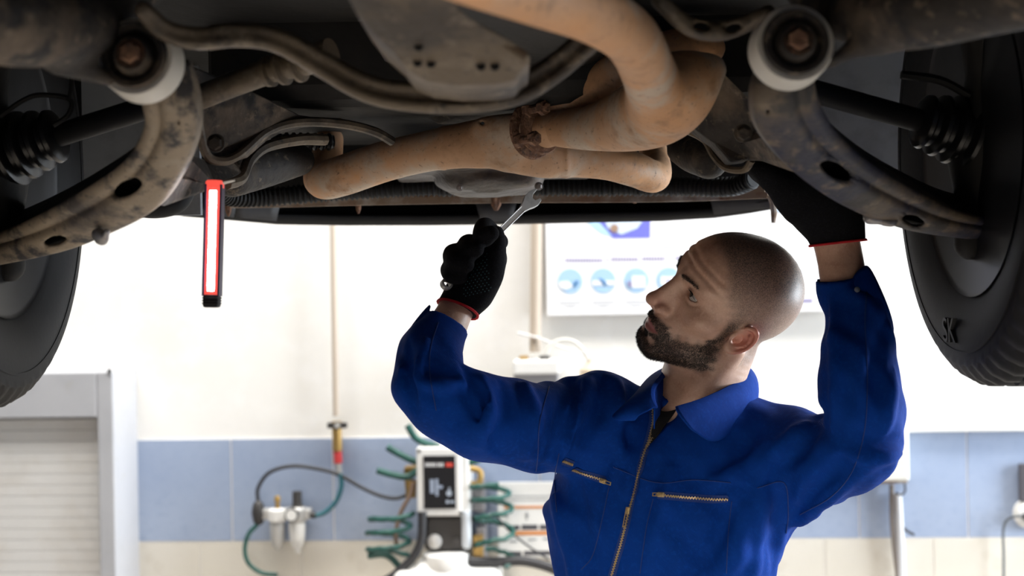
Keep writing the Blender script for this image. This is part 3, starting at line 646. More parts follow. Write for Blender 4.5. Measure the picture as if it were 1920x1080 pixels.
BRASS = mat('brass', (.75, .56, .28), .4, .6)
SHIRT = mat('black_undershirt', (.006, .006, .007), .95)
EYEW = mat('eye_white', (.42, .38, .35), .15)
IRIS = mat('iris', (.025, .02, .018), .12)

# ---- head frame (yaw, pitch, tilt fitted to the face)
yw, pt, rl = math.radians(67), math.radians(17), math.radians(-35)
hF = np.array([-math.sin(yw) * math.cos(pt), -math.cos(yw) * math.cos(pt), math.sin(pt)])
l0 = np.array([math.cos(yw), -math.sin(yw), 0]); u0 = np.cross(hF, l0); u0 = u0 if u0[2] > 0 else -u0
hL = l0 * math.cos(rl) + u0 * math.sin(rl); hU = u0 * math.cos(rl) - l0 * math.sin(rl)
HM = np.stack([hL, hF, hU], 1); HO = P(1357, 583, 2.2)
def H(x, y, z): return HO + HM @ np.array([x, y, z], float)
EYE = (.0318, .0735, .0245)
def rotx(a): c, s = math.cos(a), math.sin(a); return np.array([[1, 0, 0], [0, c, -s], [0, s, c]])
def roty(a): c, s = math.cos(a), math.sin(a); return np.array([[c, 0, s], [0, 1, 0], [-s, 0, c]])
def rotz(a): c, s = math.cos(a), math.sin(a); return np.array([[c, -s, 0], [s, c, 0], [0, 0, 1]])
EARR = rotz(math.radians(26)) @ rotx(math.radians(24))        # ear plane: local x outward, y forward, z up
ES = .80
def ear(q):
    e = ((q - np.array([.0775, -.003, .001])) @ EARR) / ES
    s = np.sqrt((e[:, 1] / .0195) ** 2 + ((e[:, 2] - .001) / .0325) ** 2)
    rim = np.sqrt(((s - 1) * .0225) ** 2 + (e[:, 0] - .0050) ** 2) - .0040
    front = np.clip((e[:, 1] - .004) / .01, 0, 1) * np.clip((.026 - e[:, 2]) / .02, 0, 1)
    rim = rim + front * .007
    plate = smax((s - 1) * .0225, np.abs(e[:, 0] + .0005 + .003 * np.clip(1 - s, 0, 1)) - .0026, .003)
    d = smin(rim, plate, .0045)
    arc = np.sqrt((e[:, 1] + .0005) ** 2 / .42 + (e[:, 2] - .001) ** 2)
    anti = np.sqrt((arc - .0175) ** 2 + (e[:, 0] - .0025) ** 2) - .0030 + np.clip((e[:, 1] + .001) / .006, 0, 1) * .02
    d = smin(d, anti, .005)
    d = smin(d, ell(e, (.001, .004, -.027), (.0050, .0100, .0110)), .006)      # lobe
    d = smin(d, ell(e, (.0005, .0155, -.007), (.0055, .0045, .0075)), .005)    # tragus
    return d * ES
def concha(q):
    e = ((q - np.array([.0775, -.003, .001])) @ EARR) / ES
    return ell(e, (.0040, .0030, -.006), (.0120, .0080, .0125)) * ES
def head_local(q):
    a = q.copy(); a[:, 0] = np.abs(a[:, 0])
    d = ell(a, (0, -.008, .046), (.0765, .0985, .086))
    d = smin(d, ell(a, (0, .034, .050), (.060, .062, .060)), .03)
    d = smin(d, ell(a, (0, .034, -.028), (.053, .053, .078)), .03)
    d = smin(d, cone(a, (.053, .012, -.052), (.018, .080, -.088), .0185, .0165), .026)
    d = smin(d, ell(a, (0, .085, -.089), (.021, .0165, .017)), .016)
    d = smin(d, ell(a, (.050, .053, -.003), (.018, .022, .014)), .022)
    d = smin(d, ell(a, (0, .082, -.052), (.030, .024, .028)), .018)
    d = smin(d, cone(a, (.010, .0925, .0405), (.046, .0735, .0440), .0085, .0075), .014)      # brow
    d = smax(d, -ell(a, (.033, .0985, .0235), (.0195, .0165, .0115)), .014)                    # sockets
    d = smin(d, cone(a, (0, .084, .026), (0, .094, -.019), .0095, .0150), .010)
    d = smin(d, cone(a, (0, .0935, .032), (0, .1155, -.013), .0072, .0095), .011)               # nose
    d = smin(d, ell(a, (0, .1185, -.0185), (.0108, .0120, .0100)), .007)
    d = smin(d, ell(a, (.0142, .1045, -.0240), (.0075, .0130, .0086)), .005)
    d = smin(d, cone(a, (0, .112, -.029), (0, .101, -.036), .004, .004), .005)
    d = smax(d, -ell(a, (.0068, .1105, -.0345), (.0036, .0068, .0045)), .003)
    d = smax(d, -cone(a, (.0125, .115, -.0335), (.0215, .098, -.0335), .0012, .0012), .004)
    d = smax(d, -cone(a, (.019, .104, -.034), (.034, .090, -.058), .0010, .0008), .010)        # nasolabial
    d = smin(d, cone(a, (0, .1020, -.0515), (.021, .0915, -.0575), .0048, .0028), .006)
    d = smin(d, cone(a, (0, .1005, -.0660), (.018, .0915, -.0622), .0062, .0035), .006)
    d = smax(d, -cone(a, (0, .1125, -.0588), (.0265, .0965, -.0598), .0019, .0012), .003)
    d = smax(d, -ell(a, (0, .105, -.0765), (.016, .007, .0048)), .008)
    # forehead creases
    for z0, dd in ((.066, .0013), (.079, .0010)):
        ring = np.abs(a[:, 2] - z0 + a[:, 0] ** 2 * 3.2 + .0015 * np.sin(a[:, 0] * 90))
        d = d + dd * np.exp(-(ring / .0022) ** 2) * np.clip((a[:, 1] - .05) / .02, 0, 1) - .0008 * np.exp(-((ring - .006) / .004) ** 2) * np.clip((a[:, 1] - .05) / .02, 0, 1)
    # lids
    e = a - np.array(EYE)
    lid = np.sqrt((e * e).sum(1)) - .0142
    d = smin(d, lid, .005)
    ap = np.abs(e[:, 2] + .0014) - .0054 * np.clip(1 - (e[:, 0] / .0152) ** 2, -1, 1)
    ap = np.maximum(ap, .004 - e[:, 1])
    d = smax(d, -ap, .0014)
    bag = np.sqrt((e[:, 0] / 1.0) ** 2 + (e[:, 2] + .014) ** 2)
    d = d + .0012 * np.exp(-((e[:, 2] + .0145 - .012 * (e[:, 0] / .02) ** 2) / .0025) ** 2) * np.exp(-(e[:, 0] / .02) ** 2) * (a[:, 1] > .05)
    near = (a[:, 0] > .05) & (np.abs(a[:, 1] + .01) < .06) & (np.abs(a[:, 2]) < .06)
    if near.any():
        de = np.full(len(a), .2); de[near] = ear(a[near]); d = smin(d, de, .005); d[near] = smax(d[near], -concha(a[near]), .0035)
    return d
NECK = [(1350, 640, 2.23, 70), (1322, 700, 2.235, 77), (1306, 760, 2.25, 82), (1300, 830, 2.27, 92)]
nkP, nkR = pxpath(NECK, 5)
scm_a = H(.062, -.018, -.028); scm_b = P(1246, 795, 2.19)
scm2_a = H(-.062, -.018, -.028); scm2_b = P(1240, 790, 2.2)
def head_fn(p):
    q = (p - HO) @ HM
    d = head_local(q)
    n = chain(p, nkP, nkR)
    n = smin(n, cone(p, scm_a, scm_b, .010, .008), .03)
    n = smin(n, cone(p, scm2_a, scm2_b, .010, .008), .03)
    return smin(d, n, .018)
def head_attrs(V):
    q = (V - HO) @ HM; x = np.abs(q[:, 0]); y = q[:, 1]; z = q[:, 2]
    ss = lambda t, a, b: np.clip((t - a) / (b - a), 0, 1) ** 2 * (3 - 2 * np.clip((t - a) / (b - a), 0, 1))
    nz = .004 * np.sin(q[:, 0] * 310 + z * 140) * np.sin(y * 260) + .003 * np.sin(q[:, 2] * 420 + y * 190)
    jit = nz
    aq = q.copy(); aq[:, 0] = x; isear = np.zeros(len(q), bool); nr = (x > .06) & (np.abs(y + .01) < .05) & (np.abs(z) < .05); isear[nr] = ear(aq[nr]) < .0012
    # beard: below a line from the sideburn to the mouth corner, above the throat line
    upper = np.interp(y, [-.01, .012, .03, .05, .075, .095, .12], [-.002, -.004, -.028, -.042, -.048, -.046, -.043])
    lower = np.interp(y, [0, .02, .04, .06, .08, .1], [-.062, -.072, -.083, -.095, -.110, -.13])
    b = ss(upper - z + jit, -.006, .006) * ss(y + jit, .004, .020) * ss(z - lower, -.010, .004)
    side = ss(y, .004, .012) * (1 - ss(y, .020, .034)) * ss(z, -.06, -.02) * (1 - ss(z, .01, .05)) * (x > .04)
    b = np.maximum(b, side * .8)
    cheek = ss(y, .03, .05) * (1 - ss(y, .074, .088)) * ss(z, -.072, -.058) * (x > .03)
    b = b * (1 - .15 * cheek)
    must = ss(z, -.054, -.048) * (1 - ss(z, -.043, -.036)) * (y > .082) * (x < .031)
    must2 = (x > .022) * (x < .036) * (y > .075) * ss(-z, .046, .054)
    b = np.maximum(b, np.maximum(must, must2) * .95)
    lipm = (1 - ss(np.abs(z + .0592) - .0092 * np.clip(1 - (x / .0265) ** 2, -1, 1), -.0012, .0012)) * (y > .086)
    soul = ss(-z, .070, .072) * (1 - ss(-z, .078, .082)) * (y > .085) * (x > .008) * (1 - ss(x, .022, .03))
    b = b * (1 - lipm) * (1 - .85 * soul) * (~isear)
    hl = np.interp(y, [-.12, -.05, -.02, .0, .02, .045, .06, .08, .1], [-.045, -.03, .012, .018, .02, .045, .072, .094, .11])
    hl = np.where(x > .058, hl, np.maximum(hl, np.interp(y, [.0, .03, .07, .09], [-.03, .02, .098, .12])))
    sc = ss(z - hl + jit, -.018, .026) * (~isear)
    sc = np.where((y < -.03) & (z < .0), ss(z, -.06, -.035), sc)
    sc = sc * (.70 + .30 * ss(z, .05, .115))
    red = isear * .8 * ss(-y, -.015, .012) + .4 * np.exp(-((y - .118) ** 2 + (z + .02) ** 2 + x ** 2) / .0003)
    return {'beard': np.clip(b, 0, 1), 'scalp': np.clip(sc, 0, 1), 'lip': np.clip(lipm, 0, 1), 'redness': np.clip(red, 0, 1)}

# ---- arms inside the sleeves
RA = [(1125, 790, 2.25, 78), (1060, 800, 2.21, 88), (990, 800, 2.15, 84), (910, 782, 2.10, 80), (850, 760, 2.08, 76), (812, 732, 2.075, 73), (803, 700, 2.09, 67), (809, 660, 2.125, 61), (822, 638, 2.145, 54), (839, 607, 2.17, 45)]
LA = [(1400, 860, 2.27, 92), (1470, 868, 2.20, 102), (1545, 862, 2.12, 85), (1612, 838, 2.06, 75), (1621, 800, 2.05, 75), (1614, 740, 2.05, 78), (1609, 660, 2.07, 68), (1602, 590, 2.09, 58), (1590, 555, 2.105, 55), (1579, 516, 2.11, 51)]
raP, raR = pxpath(RA, 6); laP, laR = pxpath(LA, 6)
def skin_arm(p):
    a, _ = pxpath([(1060, 800, 2.22, 60), (830, 750, 2.09, 45), (806, 700, 2.10, 44), (826, 640, 2.15, 40), (850, 590, 2.19, 34), (862, 565, 2.2, 34), (876, 535, 2.21, 38)], 5)
    b, _ = pxpath([(1470, 868, 2.20, 60), (1600, 838, 2.07, 48), (1610, 790, 2.06, 46), (1600, 650, 2.08, 45), (1584, 540, 2.105, 42), (1574, 480, 2.12, 42), (1565, 440, 2.12, 44)], 5)
    ra = np.interp(np.arange(len(a)), [0, 5, 10, 15, 20, 25, 30], [PX(v, 2.15) for v in (60, 45, 44, 40, 35, 35, 38)])
    rb = np.interp(np.arange(len(b)), [0, 5, 10, 15, 20, 25, 30], [PX(v, 2.1) for v in (60, 48, 46, 45, 44, 43, 44)])
    return np.minimum(chain(p, a, ra), chain(p, b, rb))

# ---- torso sections (pixel row -> centre, half width) at depth 2.25
TY = 2.255
sec = [(690, 1312, 40, .045), (720, 1308, 62, .07), (750, 1300, 110, .085), (790, 1290, 165, .105), (840, 1276, 208, .12), (900, 1262, 228, .128), (960, 1253, 236, .13), (1030, 1246, 222, .128), (1090, 1243, 209, .122), (1180, 1242, 205, .12), (1300, 1242, 210, .125), (1420, 1240, 205, .12)]
sz = np.array([P(s[1], s[0], TY)[2] for s in sec]); scx = np.array([P(s[1], s[0], TY)[0] for s in sec]); shw = np.array([PX(s[2], TY) for s in sec]); shd = np.array([s[3] for s in sec])
od = np.argsort(sz); sz, scx, shw, shd = sz[od], scx[od], shw[od], shd[od]
TYAW = math.radians(-20)
def torso(p, shrink=0.0):
    z = p[:, 2]; cx = np.interp(z, sz, scx); a = np.interp(z, sz, shw) - shrink; b = np.interp(z, sz, shd) - shrink
    x = p[:, 0] - cx; y = p[:, 1] - TY
    c, s = math.cos(TYAW), math.sin(TYAW); xr = c * x + s * y; yr = -s * x + c * y
    k0 = (np.abs(xr / a) ** 2.3 + np.abs(yr / b) ** 2.3) ** (1 / 2.3)
    d = (k0 - 1) * np.minimum(a, b) * .9
    return np.maximum(d, np.maximum(z - sz[-1], sz[0] - z))
cufR = P(839, 607, 2.17); cufRd = cufR - P(821, 640, 2.16); cufRd /= np.linalg.norm(cufRd)
cufL = P(1579, 516, 2.11); cufLd = cufL - P(1587, 558, 2.115); cufLd /= np.linalg.norm(cufLd)
def base_cloth(p):
    d = torso(p)
    r = chain(p, raP, raR); l = chain(p, laP, laR)
    d = smin(d, smin(chain(p, [P(1130, 770, 2.23), P(1200, 790, 2.24)], [PX(70, 2.23), PX(60, 2.24)]), chain(p, [P(1462, 840, 2.19), P(1400, 850, 2.22)], [PX(66, 2.19), PX(75, 2.22)]), .03), .04)
    d = smin(d, r, .035); d = smin(d, l, .035)
    return d
FOLDS = []          # (pixel polyline, radius_px, +ridge / -groove, blend)
def fold(rows, r, sgn, k=.016): FOLDS.append((rows, r, sgn, k))
# viewer-left sleeve
fold([(745, 660), (775, 690), (850, 705)], 7, -1); fold([(752, 690), (800, 720), (868, 718)], 10, 1)
fold([(868, 690), (890, 735), (872, 790)], 8, -1, .02); fold([(905, 712), (915, 765), (895, 830)], 11, 1, .022)
fold([(940, 718), (948, 770), (925, 840)], 8, -1, .02); fold([(985, 722), (1000, 790), (985, 860)], 12, 1, .024)
fold([(800, 640), (785, 690), (790, 750)], 8, 1, .016); fold([(770, 640), (762, 700), (775, 765)], 6, -1)
fold([(1075, 712), (1055, 760), (1040, 840), (1010, 890)], 9, -1, .02); fold([(1105, 705), (1080, 770), (1060, 850)], 12, 1, .022)
fold([(1130, 700), (1125, 760), (1095, 830)], 9, -1, .02); fold([(1160, 712), (1155, 770), (1130, 850)], 12, 1, .022)
fold([(1180, 730), (1185, 790), (1170, 850)], 8, -1, .02)
for q_ in ([(868, 700), (884, 722), (890, 760)], [(880, 705), (905, 740), (912, 790)], [(862, 730), (880, 752), (905, 800), (935, 850)], [(1090, 720), (1068, 790), (1050, 860)], [(1200, 860), (1190, 905), (1176, 960)]): fold(q_, 5, -1, .014)
# viewer-right
fold([(1560, 560), (1570, 680), (1560, 800)], 10, 1, .022); fold([(1660, 600), (1640, 690), (1655, 780)], 10, -1, .022); fold([(1625, 560), (1610, 680), (1612, 780)], 9, 1, .02)
fold([(1680, 690), (1668, 760), (1660, 815)], 9, 1, .018); fold([(1695, 826), (1650, 832), (1600, 800)], 7, -1, .016); fold([(1690, 850), (1640, 860), (1570, 850)], 11, 1, .02)
fold([(1540, 770), (1510, 830), (1440, 900)], 11, -1, .024); fold([(1510, 795), (1460, 840), (1400, 900)], 10, 1, .022); fold([(1580, 860), (1530, 920), (1480, 985)], 10, -1, .022)
fold([(1620, 880), (1560, 930), (1500, 980)], 12, 1, .022); fold([(1480, 900), (1460, 970), (1455, 1060)], 12, -1, .024); fold([(1430, 880), (1420, 970), (1415, 1070)], 12, 1, .024)
fold([(1420, 800), (1380, 850), (1340, 880)], 10, -1, .02); fold([(1440, 830), (1390, 880), (1330, 905)], 9, 1, .02)
fold([(1370, 950), (1340, 1020), (1290, 1075)], 14, -1, .03); fold([(1400, 960), (1380, 1030), (1350, 1080)], 14, 1, .03)
fold([(1080, 900), (1090, 980), (1110, 1070)], 12, -1, .026); fold([(1040, 930), (1055, 1000), (1075, 1075)], 10, 1, .024)
fold([(1150, 800), (1160, 850), (1150, 900)], 9, 1, .02); fold([(1260, 880), (1240, 960), (1215, 1060)], 10, 1, .024)
_fold3 = []
_all = [crom(rows, 5) for rows, r, sgn, k in FOLDS]; _hp, _ok = hits(base_cloth, np.vstack(_all)); _hn = nrms(base_cloth, _hp); _i = 0
for (rows, r, sgn, k), uu in zip(FOLDS, _all):
    j = slice(_i, _i + len(uu)); _i += len(uu); o_ = _ok[j]
    if o_.sum() < 3: continue
    h_ = _hp[j][o_]; w = PX(r * 1.25, h_[0][1]); pts = h_ + _hn[j][o_] * w * (-.12 if sgn > 0 else .25)
    _fold3.append((pts, w * np.sin(np.linspace(.3, math.pi - .3, len(pts))) + .001, sgn, k * .62))
vopen = [hit(base_cloth, *q) for q in ((1250, 772), (1238, 790), (1226, 812), (1216, 834))]
def cloth_fn(p):
    d = base_cloth(p)
    for pts, rr, sgn, k in _fold3:
        c = chain(p, pts, rr, .05)
        m = c < .06
        if m.any(): d[m] = smin(d[m], c[m], k) if sgn > 0 else smax(d[m], -c[m], k)
    q = p * 1.0
    d = d + .0030 * np.sin(q[:, 0] * 47 + 2 * np.sin(q[:, 2] * 19)) * np.sin(q[:, 2] * 31 + q[:, 1] * 22 + np.sin(q[:, 0] * 23)) \
          + .0016 * np.sin(q[:, 0] * 120 + q[:, 2] * 65 + 2 * np.sin(q[:, 1] * 40)) * np.sin(q[:, 2] * 50)
    # cuffs: cut and hollow
    for cc, dd, ri in ((cufR, cufRd, PX(37, 2.19)), (cufL, cufLd, PX(44, 2.11))):
        near = ball(p, cc, .16) < 0
        if near.any():
            h_ = (p[near] - cc) @ dd; q_ = d[near]
            q_ = smax(q_, h_, .003)
            q_ = smax(q_, -cone(p[near], cc - dd * .05, cc + dd * .05, ri, ri), .003)
            d[near] = q_
    c = chain(p, vopen, [PX(22, 2.1), PX(16, 2.1), PX(10, 2.1), PX(4, 2.1)]); d = smax(d, -c, .004)
    nk = chain(p, nkP, nkR + .008); d = smax(d, -nk, .006)
    return d
def legs(p):
    d = np.full(len(p), .3); cx = scx[0]
    d = smin(chain(p, [(cx, 2.25, 1.12), (cx, 2.25, .98)], [.155, .17]), d, .02)
    for s in (-1, 1):
        d = smin(d, chain(p, [(cx + s * .085, 2.25, .95), (cx + s * .10, 2.24, .5), (cx + s * .12, 2.26, .11)], [.105, .085, .08]), .03)
    return d

hV, hQ = nets(head_fn, HO - np.array([.19, .2, .25]), HO + np.array([.19, .2, .19]), .0024)
hA = head_attrs(hV)
# remove the head lattice's open bottom: it ends inside the coverall
def inner(p): return np.minimum(torso(p, .02), skin_arm(p))
bV, bQ = nets(inner, [-.2, 1.9, 1.0], [.75, 2.5, 1.86], .008)
V = np.vstack([hV, bV]); Q = np.vstack([hQ, bQ + len(hV)])
att = {k: np.concatenate([v, np.zeros(len(bV))]) for k, v in hA.items()}
person = mesh('person', V, Q, SKIN, None, True, att)
tag(person, 'bearded man with shaved head in blue coverall looking up under the raised car', 'person')
cV, cQ = nets(cloth_fn, [-.24, 1.9, 1.0], [.78, 2.5, 1.80], .0042)
gV, gQ = nets(legs, [-.15, 2.0, .05], [.65, 2.5, 1.3], .014)
coverall = mesh('coverall', np.vstack([cV, gV]), np.vstack([cQ, gQ + len(cV)]), CLOTH, person)
for s in (-1, 1):
    x = scx[0] + s * .12
    f = lambda p: smax(smin(ell(p, (x, 2.17, .045), (.052, .15, .055)), cone(p, (x, 2.26, .05), (x, 2.27, .2), .058, .062), .03), -p[:, 2] + .002, .004)
    V_, Q_ = nets(f, [x - .1, 1.95, -.02], [x + .1, 2.4, .3], .01)
    mesh('work_boot', V_, Q_, SHIRT, person)
# eyes
for s in (1, -1):
    look = np.array([-.06, .95, .20]); look /= np.linalg.norm(look)
    c = np.array([EYE[0] * s, EYE[1], EYE[2]])
    e1 = np.cross(look, [0, 0, 1]); e1 /= np.linalg.norm(e1); e2 = np.cross(e1, look)
    R_ = .0125
    prof = [(math.cos(t) * R_, math.sin(t) * R_) for t in np.linspace(0, math.pi, 22)]
    m = MB(); m.lathe((0, 0, 0), look, prof, 28); o = mesh('eyeball', [H(*(c + np.array(v))) for v in m.V], [list(f) for f in m.F], EYEW, person)
    m = MB(); m.lathe((0, 0, 0), look, [(math.cos(t) * (R_ + .0006), math.sin(t) * (R_ + .0006)) for t in np.linspace(0, .52, 6)], 24)
    mesh('iris', [H(*(c + np.array(v))) for v in m.V], [list(f) for f in m.F], IRIS, o)

# ---- hair strands
def strands(name, w, n, ln, rad, matr, dens_attr=None, droop=0., parent=person):
    """short tapered hairs rooted on the head surface where weight w is high"""
    F = hQ; ctr = hV[F].mean(1); e1 = hV[F[:, 2]] - hV[F[:, 0]]; e2 = hV[F[:, 3]] - hV[F[:, 1]]
    N_ = np.cross(e1, e2); ar = np.linalg.norm(N_, axis=1); N_ /= ar[:, None] + 1e-12
    wf = w[F].mean(1); pr = wf * ar; pr = pr / pr.sum()
    k = RNG.choice(len(F), n, p=pr); a, b = RNG.random((2, n, 1))
    p0 = hV[F[k, 0]] * (1 - a) * (1 - b) + hV[F[k, 1]] * a * (1 - b) + hV[F[k, 2]] * a * b + hV[F[k, 3]] * (1 - a) * b
    nn = N_[k]; out = np.sign(((ctr[k] - H(0, .02, 0)) * nn).sum(1))[:, None]; nn = nn * out
    d = nn * .8 + (HM @ np.array([0, .35, -droop])) + RNG.normal(0, .28, (n, 3)); d /= np.linalg.norm(d, axis=1)[:, None]
    L_ = ln * RNG.uniform(.5, 1.1, (n, 1)) * np.clip(wf[k][:, None], .35, 1)
    t1 = np.cross(d, RNG.normal(0, 1, (n, 3))); t1 /= np.linalg.norm(t1, axis=1)[:, None]; t2 = np.cross(d, t1)
    base = p0 - nn * .0006
    V = np.stack([base + t1 * rad, base - .5 * t1 * rad + .87 * t2 * rad, base - .5 * t1 * rad - .87 * t2 * rad, base + d * L_], 1).reshape(-1, 3)
    i = np.arange(n)[:, None] * 4
    Fc = np.vstack([i + np.array([[0, 1, 3]]), i + np.array([[1, 2, 3]]), i + np.array([[2, 0, 3]])])
    return mesh(name, V, Fc, matr, parent, False)
tag(strands('beard', np.clip(hA['beard'] - .25, 0, 1), 17000, .0075, .00026, HAIR, droop=.75), 'short dark full beard', kind='stuff')
tag(strands('cropped_hair', np.clip(hA['scalp'], 0, 1), 9000, .0022, .00016, HAIR, droop=0.), 'dark stubble of a shaved scalp', kind='stuff')
def brow(s):
    q = (hV - HO) @ HM; x = q[:, 0] * s
    t = np.clip((x - .012) / .040, 0, 1); zc = .0405 + .004 * np.sin(t * math.pi * .8)
    return ((x > .012) & (x < .046) & (q[:, 1] > .055)) * np.exp(-((q[:, 2] - zc) / (.0040 - .0020 * t)) ** 2)
for s in (1, -1):
    tag(strands('eyebrow', brow(s), 800, .0060, .00024, HAIR, droop=-.15), kind='stuff')
lash = MB()
for s in (1, -1):
    for t in np.linspace(-1, 1, 22):
        c = np.array([EYE[0] * s + t * .0125, EYE[1] + .0135 * math.sqrt(max(.05, 1 - (t * .85) ** 2)) , EYE[2] - .0012 + .0048 * (1 - t * t)])
        a = H(*c); b = H(c[0] + t * .002, c[1] + .0050, c[2] + .0022)
        lash.tube([a, b], [.0004, .00008], 3)
tag(lash.build('eyelashes', HAIR, person), kind='stuff')

# ---- collar, undershirt, zips
fold_l = [(1229, 766, 2.098), (1222, 745, 2.112), (1227, 722, 2.15), (1262, 688, 2.28), (1340, 655, 2.335), (1386, 682, 2.295), (1400, 700, 2.245), (1375, 722, 2.185), (1320, 748, 2.125), (1266, 766, 2.09)]
hem_l = [(1190, 788, 2.10), (1149, 784, 2.112), (1182, 752, 2.17), (1236, 712, 2.32), (1340, 690, 2.385), (1412, 712, 2.335), (1416, 768, 2.235), (1392, 795, 2.175), (1340, 828, 2.112), (1297, 806, 2.078)]
fl = crom([P(*q) for q in fold_l], 6); he = crom([P(*q) for q in hem_l], 6)
cc = P(1310, 740, 2.24); G = []
for a, b in zip(fl, he):
    o_ = (a + b) / 2 - cc; o_[2] = abs(o_[2]) * .4 + .02; o_ /= np.linalg.norm(o_)
    G.append([a - np.array([0, 0, .0]) + o_ * (-.006), a + np.array([0, 0, .003])] + [a * (1 - t) + b * t + o_ * .011 * math.sin(math.pi * (t * .85 + .15)) for t in (.12, .3, .5, .7, .88, 1.0)])
m = MB(); m.grid(np.array(G)); col = solid(subd(m.build('collar', CLOTH, coverall, True, fix=False), 1), .0035)
m = MB(); m.grid(np.array([[a + (cc - a) * .03 + np.array([0, 0, .002]), a + (cc - a) * .05 - np.array([0, 0, .02]), a + (cc - a) * .04 - np.array([0, 0, .05])] for a in fl[7:-7]])); solid(m.build('collar_stand', CLOTH, coverall, True, fix=False), .002)
m = MB(); G = []
for (y_, xa, xb) in ((768, 1230, 1268), (780, 1228, 1260), (797, 1225, 1247), (815, 1219, 1234), (836, 1211, 1217)):
    dp = hits(base_cloth, [(xa, y_), ((xa + xb) / 2, y_), (xb, y_)])[0][:, 1]
    G.append([P(xa + (xb - xa) * t, y_ + 4 * math.sin(math.pi * t), np.interp(t, [0, .5, 1], dp) + .0035) for t in np.linspace(0, 1, 6)])
m.grid(np.array(G)); solid(m.build('undershirt', SHIRT, person, True, fix=False), .002)
def on_cloth(path, n=6, lift=.0012):
    h_, ok = hits(cloth_fn, crom(path, n)); h_ = h_[ok]; n_ = nrms(cloth_fn, h_)
    return list(zip(h_ + n_ * lift, n_))
def resample(pn, step):
    pts = np.array([a for a, _ in pn]); ns = np.array([b for _, b in pn])
    L_ = np.concatenate([[0], np.cumsum(np.linalg.norm(np.diff(pts, axis=0), axis=1))]); t = np.arange(0, L_[-1], step)
    return np.stack([np.interp(t, L_, pts[:, i]) for i in range(3)], 1), np.stack([np.interp(t, L_, ns[:, i]) for i in range(3)], 1)
def zipper(paths, slider, pull, tapew=.006):
    tape = MB(); teeth = MB()
    for path in paths:
        pn = on_cloth(path, 8); pts, ns = resample(pn, .0021)
        tape.grid(np.array([[p_ + np.cross(n_, np.array([1e-3, 0, 0]) + (pts[min(i + 1, len(pts) - 1)] - pts[max(i - 1, 0)]) / .0042) * s * tapew - n_ * .0004 for s in (-1, -.3, .3, 1)] for i, (p_, n_) in enumerate(zip(pts, ns))]))
        for i in range(len(pts) - 1):
            t_ = pts[i + 1] - pts[i]; t_ /= np.linalg.norm(t_) + 1e-9; n_ = ns[i] / np.linalg.norm(ns[i]); w_ = np.cross(n_, t_); w_ /= np.linalg.norm(w_)
            R_ = np.stack([w_, t_, np.cross(w_, t_)], 1)
            teeth.box(pts[i] + w_ * (.0006 if i % 2 else -.0006) + n_ * .0006, (.0015, .0006, .0009), R_)
    z = tape.build('zip', SEAM, coverall, True, fix=False)
    tag(teeth.build('zip_teeth', BRASS, z), 'brass zip teeth', kind='stuff')
    a = on_cloth([slider, pull], 2); p0, n0 = a[0]; p1 = a[-1][0]
    t_ = p1 - p0; ln = np.linalg.norm(t_); t_ /= ln; w_ = np.cross(n0, t_); w_ /= np.linalg.norm(w_); R_ = np.stack([w_, t_, np.cross(w_, t_)], 1)
    m = MB(); m.box(p0 + t_ * .004 + n0 * .002, (.0036, .0055, .0022), R_, .0010)
    m.box(p0 + t_ * .002 + n0 * .0048, (.0012, .0035, .0010), R_, .0004)
    for s in (-1, 1): m.box((p0 + t_ * .008 + p1) / 2 + w_ * .0022 * s + n0 * .0038, (.0006, max(.004, ln / 2 - .004), .0006), R_)
    m.box(p1 + n0 * .0038, (.0028, .0007, .0006), R_)
    m.build('zip_pull', BRASS, z)
zipper([[(1223, 760), (1224, 785), (1219, 812), (1211, 842)], [(1268, 768), (1246, 792), (1228, 815), (1211, 842), (1199, 885), (1190, 925), (1180, 960), (1170, 1000), (1156, 1050), (1146, 1085)]], (1180, 953), (1173, 988))
zipper([[(1055, 864), (1075, 871)], [(1074, 880), (1105, 891), (1138, 902)]], (1128, 900), (1147, 906))
zipper([[(1232, 928), (1290, 933), (1330, 936), (1368, 935)]], (1244, 928), (1226, 927))
def seam(path, n=6, r=.0009):
    pn = on_cloth(path, n, .0003)
    if len(pn) > 3:
        m = MB(); m.tube([a for a, _ in pn], r, 5); m.build('stitched_seam', SEAM, coverall, True)
seam([(1048, 850), (1040, 900), (1044, 960)]); seam([(1142, 912), (1130, 970), (1112, 1040), (1090, 1068)])
seam([(1372, 940), (1366, 1000), (1362, 1075)]); seam([(1225, 935), (1212, 990), (1200, 1075)])
seam([(1030, 725), (1012, 790), (1008, 860), (1002, 905)]); seam([(822, 605), (808, 650), (806, 700), (818, 770)])
seam([(1628, 520), (1622, 600), (1626, 700), (1622, 800), (1600, 880), (1560, 930), (1500, 965)])
seam([(1420, 915), (1470, 905), (1478, 960), (1474, 1000)]); seam([(1150, 876), (1230, 905), (1300, 900), (1370, 905)])
# cuff bands, tabs with snaps
def cuffband(cc, dd, ri, name, tabpx, snp):
    e1 = np.cross(dd, [0, 1, 0]); e1 /= np.linalg.norm(e1); e2 = np.cross(dd, e1)
    m = MB(); m.lathe(cc - dd * .046, dd, [(0, ri + .013), (.001, ri + .0155), (.02, ri + .0135), (.0455, ri + .0085), (.047, ri + .005), (.044, ri + .004), (.02, ri + .006)], 40)
    G = []
    return m.build(name, CLOTH, coverall, True)
def cufftab(rows, snap, nm='cuff_tab'):
    m = MB(); m.grid(np.array([[P(*q) for q in r] for r in rows])); o = solid(subd(m.build(nm, CLOTH, coverall, True, fix=False), 2), .003)
    s = P(*snap); m = MB(); m.lathe(s, (0, -1, .1), [(0, .0042), (.0015, .0040), (.002, .002)], 14); m.build('snap_button', METAL_S, o, True)
METAL_S = mat('silver_snap', (.55, .56, .6), .3, 1)
